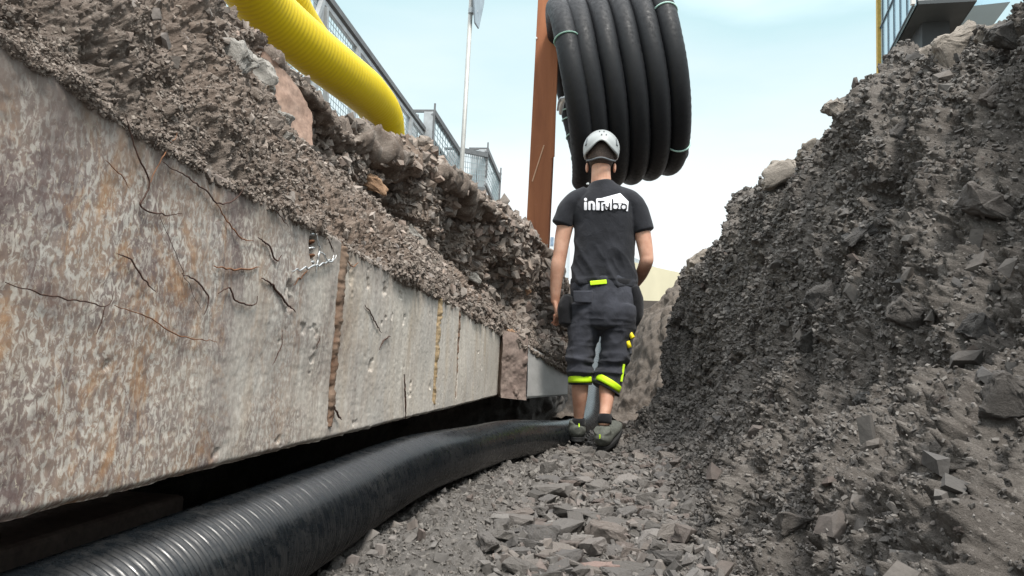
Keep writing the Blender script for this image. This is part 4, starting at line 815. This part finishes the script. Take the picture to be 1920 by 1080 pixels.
def hand(w_, down, side, curl=.25, fwd=X(0, 1, 0)):
    """w_ wrist; down unit vector along the hand; palm flat faces 'side'"""
    down = down/np.linalg.norm(down); fw = fwd-down*(fwd@down); fw /= np.linalg.norm(fw); side = np.cross(down, fw)*side; out = []
    pc = w_+down*.05; out.append(limb([w_-down*.012, w_+down*.03, w_+down*.07, w_+down*.092], [(.020, .024), (.017, .036), (.015, .040), (.012, .036)], 18))
    for k, (off, ln) in enumerate(((.030, .066), (.010, .076), (-.011, .070), (-.030, .055))):
        b = w_+down*.085+fw*off; c_ = curl+.07*k; d1 = down*math.cos(c_*.5)+side*math.sin(c_*.5); d2 = down*math.cos(c_*1.5)+side*math.sin(c_*1.5); d3 = down*math.cos(c_*2.4)+side*math.sin(c_*2.4)
        p1 = b+d1*ln*.42; p2 = p1+d2*ln*.32; p3 = p2+d3*ln*.26; out.append(limb([b-d1*.012, b, p1, p2, p3], [.0095, .0095, .0088, .0078, .0062], 12))
    tb = w_+down*.028+fw*.028; t1 = down*.75+fw*.6+side*.25; t1 /= np.linalg.norm(t1); t2 = down*.93+fw*.2+side*.3; t2 /= np.linalg.norm(t2)
    out.append(limb([tb-t1*.01, tb+t1*.03, tb+t1*.032+t2*.026, tb+t1*.034+t2*.046], [.013, .0115, .0098, .007], 12)); return out
hL = hand(L_px(1041, 566, .03), L_px(1047, 600, .05)-L_px(1041, 566, .03), -1, .32, X(.55, .8, 0)); hR = hand(L_px(1192, 532, .16), X(-.25, .55, -.75), 1, .5)
legs = []
# (px, py, dy, r)
LL = [(1098, 600, 0, .065), (1092, 640, 0, .055), (1090, 685, -.01, .058), (1088, 715, .0, .052), (1087, 740, .01, .047), (1086, 765, .03, .036), (1085, 785, .05, .030), (1084, 805, .055, .032)]
RL = [(1156, 600, 0, .065), (1154, 645, .0, .055), (1146, 690, .0, .060), (1140, 715, -.02, .054), (1138, 740, -.05, .045), (1136, 763, -.09, .036), (1133, 781, -.12, .031), (1133, 797, -.13, .032)]
for Lg in (LL, RL): legs.append(limb([L_px(a, b, c) for a, b, c, d in Lg], [(d, d*1.06) for *_, d in Lg]))
fused('body', head+torso+armL+armR+hL+hR+legs, M['skin'], .0042, 2)
# --- eyes
for s in (-1, 1):
    V_, F_ = ell(hc+X(s*.03, .088, .0), (.012, .008, .008)); mk('eye', V_, F_, M['white'], person, True)
# --- hair: close-cropped shell
V_, F_ = ell(hc+X(0, -.001, .018), (.081, .102, .102), 26); V_ = np.array(V_); k = (V_[:, 2] < hc[2]-.045); V_[k, 1] += .03; V_[:, 1] -= 0
front = V_[:, 1] > hc[1]+.035; V_[front & (V_[:, 2] < hc[2]+.05), 1] = np.minimum(V_[front & (V_[:, 2] < hc[2]+.05), 1], hc[1]+.05)
mk('hair', V_, F_, M['hair'], person, True)
# --- helmet
hp = root_h = None
hz = hc+X(0, 0, .055); na, nb = 64, 22; Vv = []; ap = np.linspace(0, 2*np.pi, na, endpoint=False)
for j in range(nb):
    t = j/(nb-1)
    for a in ap:
        sx_, sy_ = math.cos(a), math.sin(a); back = max(0, -sy_); low = -.034-.012*abs(sx_)**2+.055*math.exp(-((sx_)/.52)**2)*(back > 0)*min(1, back*2)
        el0 = math.asin(max(-.9, min(.9, low/.112))); el = el0+(math.pi/2-el0)*t; rr = (1+.02*(t < .06))*(1+.012*math.cos(6*a)*math.sin(3*el))
        Vv.append(hz+X(.112*rr*math.cos(el)*sx_, .136*rr*math.cos(el)*sy_, .122*math.sin(el)))
helm = mk('helmet', np.array(Vv), gridfaces(nb, na, True), M['helmet'], person, True)
sm_ = helm.modifiers.new('s', 'SOLIDIFY'); sm_.thickness = .008; sm_.offset = -1
for s in (-1, 1):
    tri = [(-.028, -.012), (.020, -.018), (-.004, .030)]; Vt = []
    for ofs in (.0, .004):
        for x_, z_ in tri: a = -math.pi/2+s*(.98+x_*3.2*s*s); el = .18+z_*8; Vt.append(hz+X((.113+ofs)*math.cos(el)*math.cos(a), (.137+ofs)*math.cos(el)*math.sin(a), (.123+ofs)*math.sin(el)))
    MB().add(Vt, [(0, 1, 2), (5, 4, 3), (0, 3, 4, 1), (1, 4, 5, 2), (2, 5, 3, 0)]).build('vent', M['helmet2'], helm)
for x_, z_ in ((-.02, .085), (.02, .085), (0, .06), (.035, .06)):
    a = -math.pi/2+x_*8; el = math.asin(z_/.122); p = hz+X(.1135*math.cos(el)*math.cos(a), .138*math.cos(el)*math.sin(a), .1235*math.sin(el)); MB().tube([p+X(0, .004, 0), p-X(0, .002, -.001)], .004, 8).build('air_hole', M['helmet2'], helm)
q = np.linspace(math.pi*1.03, math.pi*1.97, 30); st_ = [hc+X(.086*math.cos(a), .108*math.sin(a), -.022+.006*math.cos(4*a)-.006*math.sin(a)**4) for a in q]; Vv, Fv, _, _ = tube(st_, .0055, 8, None, True); mk('chin_strap', Vv, Fv, M['helmet2'], helm, True)
# --- T-shirt
def folds(p, amp, sc, sd, an=(1, 1, 1)): return amp*ridged(p*np.array(an)*sc, 2, sd)
shirt = [limb([L_px(1130, 536), L_px(1131, 515), L_px(1131, 490), L_px(1133, 455), L_px(1134, 420), L_px(1132, 390), L_px(1131, 368), L_px(1129, 352), L_px(1128, 343)],
              [(.196, .125), (.193, .122), (.178, .118), (.180, .125), (.186, .128), (.200, .125), (.165, .105), (.098, .082), (.070, .074)], 40),
         limb([L_px(1102, 366), L_px(1080, 377), L_px(1066, 392), L_px(1058, 410), L_px(1054, 421)], [(.055, .07), (.062, .08), (.064, .078), (.064, .072), (.066, .070)], 26),
         limb([L_px(1160, 366), L_px(1182, 377), L_px(1194, 393), L_px(1202, 415, -.01), L_px(1207, 433, -.01)], [(.055, .07), (.062, .08), (.064, .078), (.064, .072), (.064, .070)], 26)]
def dsh(p):
    a = np.stack([p[:, 0]*1.0+p[:, 2]*.55, p[:, 1]*.5, p[:, 2]*.8-p[:, 0]*.6], 1); low = np.clip((1.35-p[:, 2])/.25, 0.15, 1)
    hem = np.clip((1.02-p[:, 2])/.05, 0, 1)
    return low*.011*ridged(a*np.array([9, 4, 4.]), 2, 301)+.003*fbm(p*9, 3, 305)+hem*.006*ridged(p*np.array([4, 4, 30]), 2, 307)
shirt_o = fused('t_shirt', shirt, M['shirt'], .006, 3, dsh)
# --- trousers
tr_ = [limb([L_px(1131, 524), L_px(1132, 545), L_px(1133, 580), L_px(1132, 612)], [(.186, .118), (.192, .128), (.192, .135), (.165, .12)], 36)]
TLg = [(1100, 575, 0, .105, .12), (1096, 612, 0, .098, .112), (1091, 650, 0, .077, .10), (1087, 685, -.01, .070, .09), (1088, 704, .0, .068, .08), (1088, 714, .0, .066, .078)]
TRg = [(1164, 575, 0, .105, .12), (1160, 612, 0, .100, .112), (1155, 650, 0, .083, .104), (1149, 685, .0, .076, .095), (1142, 708, -.01, .080, .088), (1139, 722, -.02, .080, .088)]
for Lg in (TLg, TRg): tr_.append(limb([L_px(a, b, c) for a, b, c, *_ in Lg], [(d, e) for *_, d, e in Lg], 30))
def dtr(p):
    kn = np.exp(-((p[:, 2]-.50)/.13)**2)+.5*np.exp(-((p[:, 2]-.76)/.1)**2)
    return .004*fbm(p*8, 3, 311)+kn*.011*ridged(p*np.array([3.5, 3, 15.]), 2, 313)+.007*ridged(np.stack([p[:, 0]+p[:, 2]*.7, p[:, 1], p[:, 2]-p[:, 0]], 1)*5, 2, 317)
fused('trousers', tr_, M['trouser'], .006, 3, dtr)
# shirt hem / tied waist band
def cuff(c, ax_, rx, ry, h, mat, name, parent=person, tk=.0025, tilt=0):
    ax_ = ax_/np.linalg.norm(ax_); u = np.cross([0, 1, 0], ax_); u /= np.linalg.norm(u); w_ = np.cross(ax_, u); a = np.linspace(0, 2*np.pi, 40, endpoint=False); Vv = []
    for hh, ex in ((-h/2, 0), (-h/2, tk), (-h/6, tk*1.6), (h/6, tk*1.5), (h/2, tk), (h/2, 0)):
        Vv.append(c+ax_*(hh)+(rx+ex)*np.cos(a)[:, None]*u+(ry+ex)*np.sin(a)[:, None]*w_+ax_*(tilt*np.cos(a))[:, None])
    return mk(name, np.array(Vv).reshape(-1, 3), gridfaces(6, 40, True), mat, parent, True)
cuff(L_px(1088, 711), L_px(1088, 690)-L_px(1088, 711), .070, .083, .038, M['neon'], 'cuff_band'); cuff(L_px(1140, 719, -.02), L_px(1150, 695)-L_px(1141, 718, -.01), .079, .089, .040, M['neon'], 'cuff_band', tilt=-.012)
cuff(L_px(1088, 719), L_px(1088, 700)-L_px(1088, 720), .067, .078, .014, M['holster'], 'cuff_lining'); cuff(L_px(1138, 729, -.02), L_px(1150, 700)-L_px(1141, 725, -.01), .079, .088, .014, M['holster'], 'cuff_lining', tilt=-.012)
MB().bar(L_px(1165, 716, -.06), L_px(1170, 683, -.055), .014, .02, (0, 1, 0)).build('side_stripe', M['neon'], person, bevel=.003)
# waist tag, pockets
cuff(L_px(1131, 531), X(0, .0, 1), .192, .124, .040, M['holster'], 'waist_band', tk=.004)
MB().hexa([L_px(1107, 535, -.138), L_px(1138, 532, -.138), L_px(1138, 532, -.12), L_px(1107, 535, -.12), L_px(1106, 527, -.138), L_px(1137, 524, -.138), L_px(1137, 524, -.12), L_px(1106, 527, -.12)]).build('waist_tag', M['neon'], person, bevel=.003)
fused('holster_pocket', [limb([L_px(1066, 556, -.01), L_px(1062, 575, -.01), L_px(1062, 608, -.01)], [(.034, .075), (.050, .09), (.046, .085)], 20)], M['holster'], .006, 2, lambda p: .003*fbm(p*14, 3, 5))
fused('holster_pocket', [limb([L_px(1188, 540, .0), L_px(1193, 562, .0), L_px(1193, 590), L_px(1187, 615, .0)], [(.035, .08), (.042, .085), (.040, .08), (.02, .05)], 20)], M['holster'], .006, 2, lambda p: .003*fbm(p*14, 3, 6))
def backpocket(px0, px1, py0, py1, dyv):
    MB().hexa([L_px(px0+2, py1, dyv), L_px(px1-2, py1+1, dyv), L_px(px1-2, py1+1, dyv+.03), L_px(px0+2, py1, dyv+.03), L_px(px0, py0, dyv), L_px(px1, py0, dyv), L_px(px1, py0, dyv+.03), L_px(px0, py0, dyv+.03)]).build('back_pocket', M['trouser'], person, bevel=.006)
backpocket(1074, 1112, 545, 567, -.142)
# yellow-handled tool in the right holster
tl_ = root('hand_tool', L_px(1184, 640, -.06), 'yellow-handled hand tool hanging from the man\'s right holster pocket', 'tool')
MB().tube([L_px(1180, 622, -.06), L_px(1187, 634, -.07)], .0135, 12).build('handle', M['tool'], tl_, True, bevel=.002); MB().tube([L_px(1177, 640, -.06), L_px(1181, 652, -.065)], .013, 12).build('handle', M['tool'], tl_, True)
MB().tube([L_px(1176, 612, -.05), L_px(1180, 624, -.055)], .007, 8).tube([L_px(1174, 628, -.05), L_px(1177, 641, -.06)], .006, 8).build('shaft', M['helmet2'], tl_, True)
# --- shoes and socks
def shoe(ankle, heel_px, toe_dy, ball, pitch, yaw=0., pos=None):
    an_ = pos; Rz = Matrix.Rotation(yaw, 3, 'Z') @ Matrix.Rotation(-pitch, 3, 'X')
    def tr3(V): return np.array([np.array(Rz @ Vector(v)) for v in np.asarray(V)*np.array([1.32, 1.08, 1.12])])+an_
    up = limb([X(0, -.075, .045), X(0, -.05, .055), X(0, .02, .052), X(0, .09, .038), X(0, .17, .028), X(0, .20, .024)], [(.026, .034), (.038, .046), (.041, .045), (.046, .034), (.040, .024), (.018, .014)], 24)
    col_ = limb([X(0, -.03, .04), X(0, -.03, .075), X(0, -.035, .102)], [(.036, .045), (.037, .044), (.038, .046)], 20)
    o = fused('shoe', [(tr3(up[0]), up[1]), (tr3(col_[0]), col_[1])], M['shoe'], .0045, 3)
    sole = []; n = 40
    for z_, ex in ((0, -.003), (.006, 0), (.018, .001), (.024, -.002)):
        for i in range(n):
            a = 2*math.pi*i/n; y_ = .062+.142*math.sin(a); w_ = (.046+.006*math.sin(a+.4))*abs(math.cos(a))**.75*(1 if math.cos(a) >= 0 else -1); sole.append((w_*(1+ex*8), y_+ex, z_))
    Fv = gridfaces(4, n, True).tolist()+[tuple(range(n))[::-1], tuple(range(3*n, 4*n))]
    s_ = mk('sole', tr3(sole), Fv, M['sole'], o, True)
    MB().tube(tr3([(0, -.088, .078), (0, -.082, .096)]), .004, 8).build('heel_tab', M['neon'], o)
    return tr3
s1 = shoe(None, 0, 0, 0, .0, .22, L_px(1079, 826, .05)); s2 = shoe(None, 0, 0, 0, -.42, -.30, L_px(1136, 833, -.08))
cuff(L_px(1085, 792, .0), X(0, .0, 1), .034, .036, .05, M['sock'], 'sock'); cuff(L_px(1134, 786, -.12), X(0, .2, 1), .036, .038, .055, M['sock'], 'sock')
# --- print on the back of the shirt
sb_ = BVHTree.FromPolygons([Vector(v.co)+origin(person) for v in shirt_o.data.vertices], [tuple(p.vertices) for p in shirt_o.data.polygons])
def onshirt(V2, lift):
    """V2 pixel coordinates of the print -> points on the back of the shirt"""
    out = []
    for x_, y_ in V2:
        a = L_px(x_, y_, -.6); h = sb_.ray_cast(Vector(a), Vector((ray(x_, y_)/np.linalg.norm(ray(x_, y_))).tolist())); q_ = np.array(h[0]) if h[0] else L_px(x_, y_, -.13); out.append(q_-X(0, lift, 0))
    return out
def shp(poly, mat, lift, name):
    bm = bmesh.new(); vs = [bm.verts.new((x_, y_, 0)) for x_, y_ in poly]; bm.faces.new(vs); bmesh.ops.triangulate(bm, faces=bm.faces)
    for _ in range(3): 
        es = [e for e in bm.edges if e.calc_length() > 3]
        if es: bmesh.ops.subdivide_edges(bm, edges=es, cuts=1); bmesh.ops.triangulate(bm, faces=[f for f in bm.faces if len(f.verts) > 3])
    V2 = [(v.co.x, v.co.y) for v in bm.verts]; Fv = [tuple(v.index for v in f.verts) for f in bm.faces]; bm.verts.index_update(); Fv = [tuple(v.index for v in f.verts) for f in bm.faces]; bm.free()
    return onshirt(V2, lift), Fv
def Z(x_, y_): return (1060+x_/10.8, 330+y_/10.8)      # coordinates measured on a 10.8x enlargement
def rrect(x0, y0, x1, y1): return [Z(x0, y0+14), Z(x0+14, y0), Z(x1-14, y0), Z(x1, y0+14), Z(x1, y1-14), Z(x1-14, y1), Z(x0+14, y1), Z(x0, y1-14)]
def circ(x_, y_, r_, n=14): return [Z(x_+r_*math.cos(2*math.pi*i/n), y_+r_*math.sin(2*math.pi*i/n)) for i in range(n)]
def arc(x_, y_, r0, r1, a0, a1, n=10): return [Z(x_+r1*math.cos(a0+(a1-a0)*i/n), y_+r1*math.sin(a0+(a1-a0)*i/n)) for i in range(n+1)]+[Z(x_+r0*math.cos(a1+(a0-a1)*i/n), y_+r0*math.sin(a1+(a0-a1)*i/n)) for i in range(n+1)]
white = MB(); pi = math.pi
def arcq(*a):
    P_ = arc(*a); n = len(P_)//2; return [[P_[i], P_[i+1], P_[2*n-2-i], P_[2*n-1-i]] for i in range(n-1)]
for P_ in [circ(410, 478, 32), rrect(380, 525, 440, 695), rrect(465, 515, 515, 695), *arcq(530, 580, 22, 72, -pi*.95, 0.05), rrect(552, 575, 606, 695),
           [Z(622, 480), Z(640, 455), Z(720, 455), Z(1110, 350), Z(1280, 520), Z(1275, 600), Z(1250, 640), Z(1240, 560), Z(1150, 545), Z(1070, 555), Z(960, 560), Z(900, 590), Z(820, 560), Z(720, 590), Z(700, 575), Z(690, 695), Z(625, 695)],
           rrect(725, 570, 775, 705), [Z(795, 560), Z(895, 560), Z(880, 650), Z(835, 690), Z(800, 650)], rrect(900, 560, 945, 692), circ(1015, 620, 52), [Z(1075, 560), Z(1140, 560), Z(1135, 670), Z(1070, 670)], circ(1185, 630, 46), [Z(1240, 560), Z(1278, 520), Z(1268, 715), Z(1232, 715)]]: white.add(*shp(P_, None, .006, 'p'))
white.build('shirt_print', M['print'], shirt_o, False)
blk = MB()
for P_ in [rrect(655, 508, 800, 530), rrect(700, 520, 728, 700), *arcq(785, 600, 5, 32, -pi*1.0, -.0), rrect(775, 590, 802, 690), *arcq(855, 610, 24, 44, 0, pi*.98), rrect(885, 545, 905, 690), rrect(945, 465, 970, 680), *arcq(1012, 622, 50, 72, -pi*.8, pi*.75, 20), *arcq(1183, 628, 44, 66, -pi*1.2, pi*.55, 20), rrect(1228, 590, 1246, 690)]: blk.add(*shp(P_, None, .0095, 'p'))
blk.build('shirt_lettering', M['holster'], shirt_o, False)
MB().tube([L_px(1101, 345, -.02), L_px(1103, 344, -.03)], .007, 8).build('collar_tag', M['white'], shirt_o)
S.render.engine = 'CYCLES'
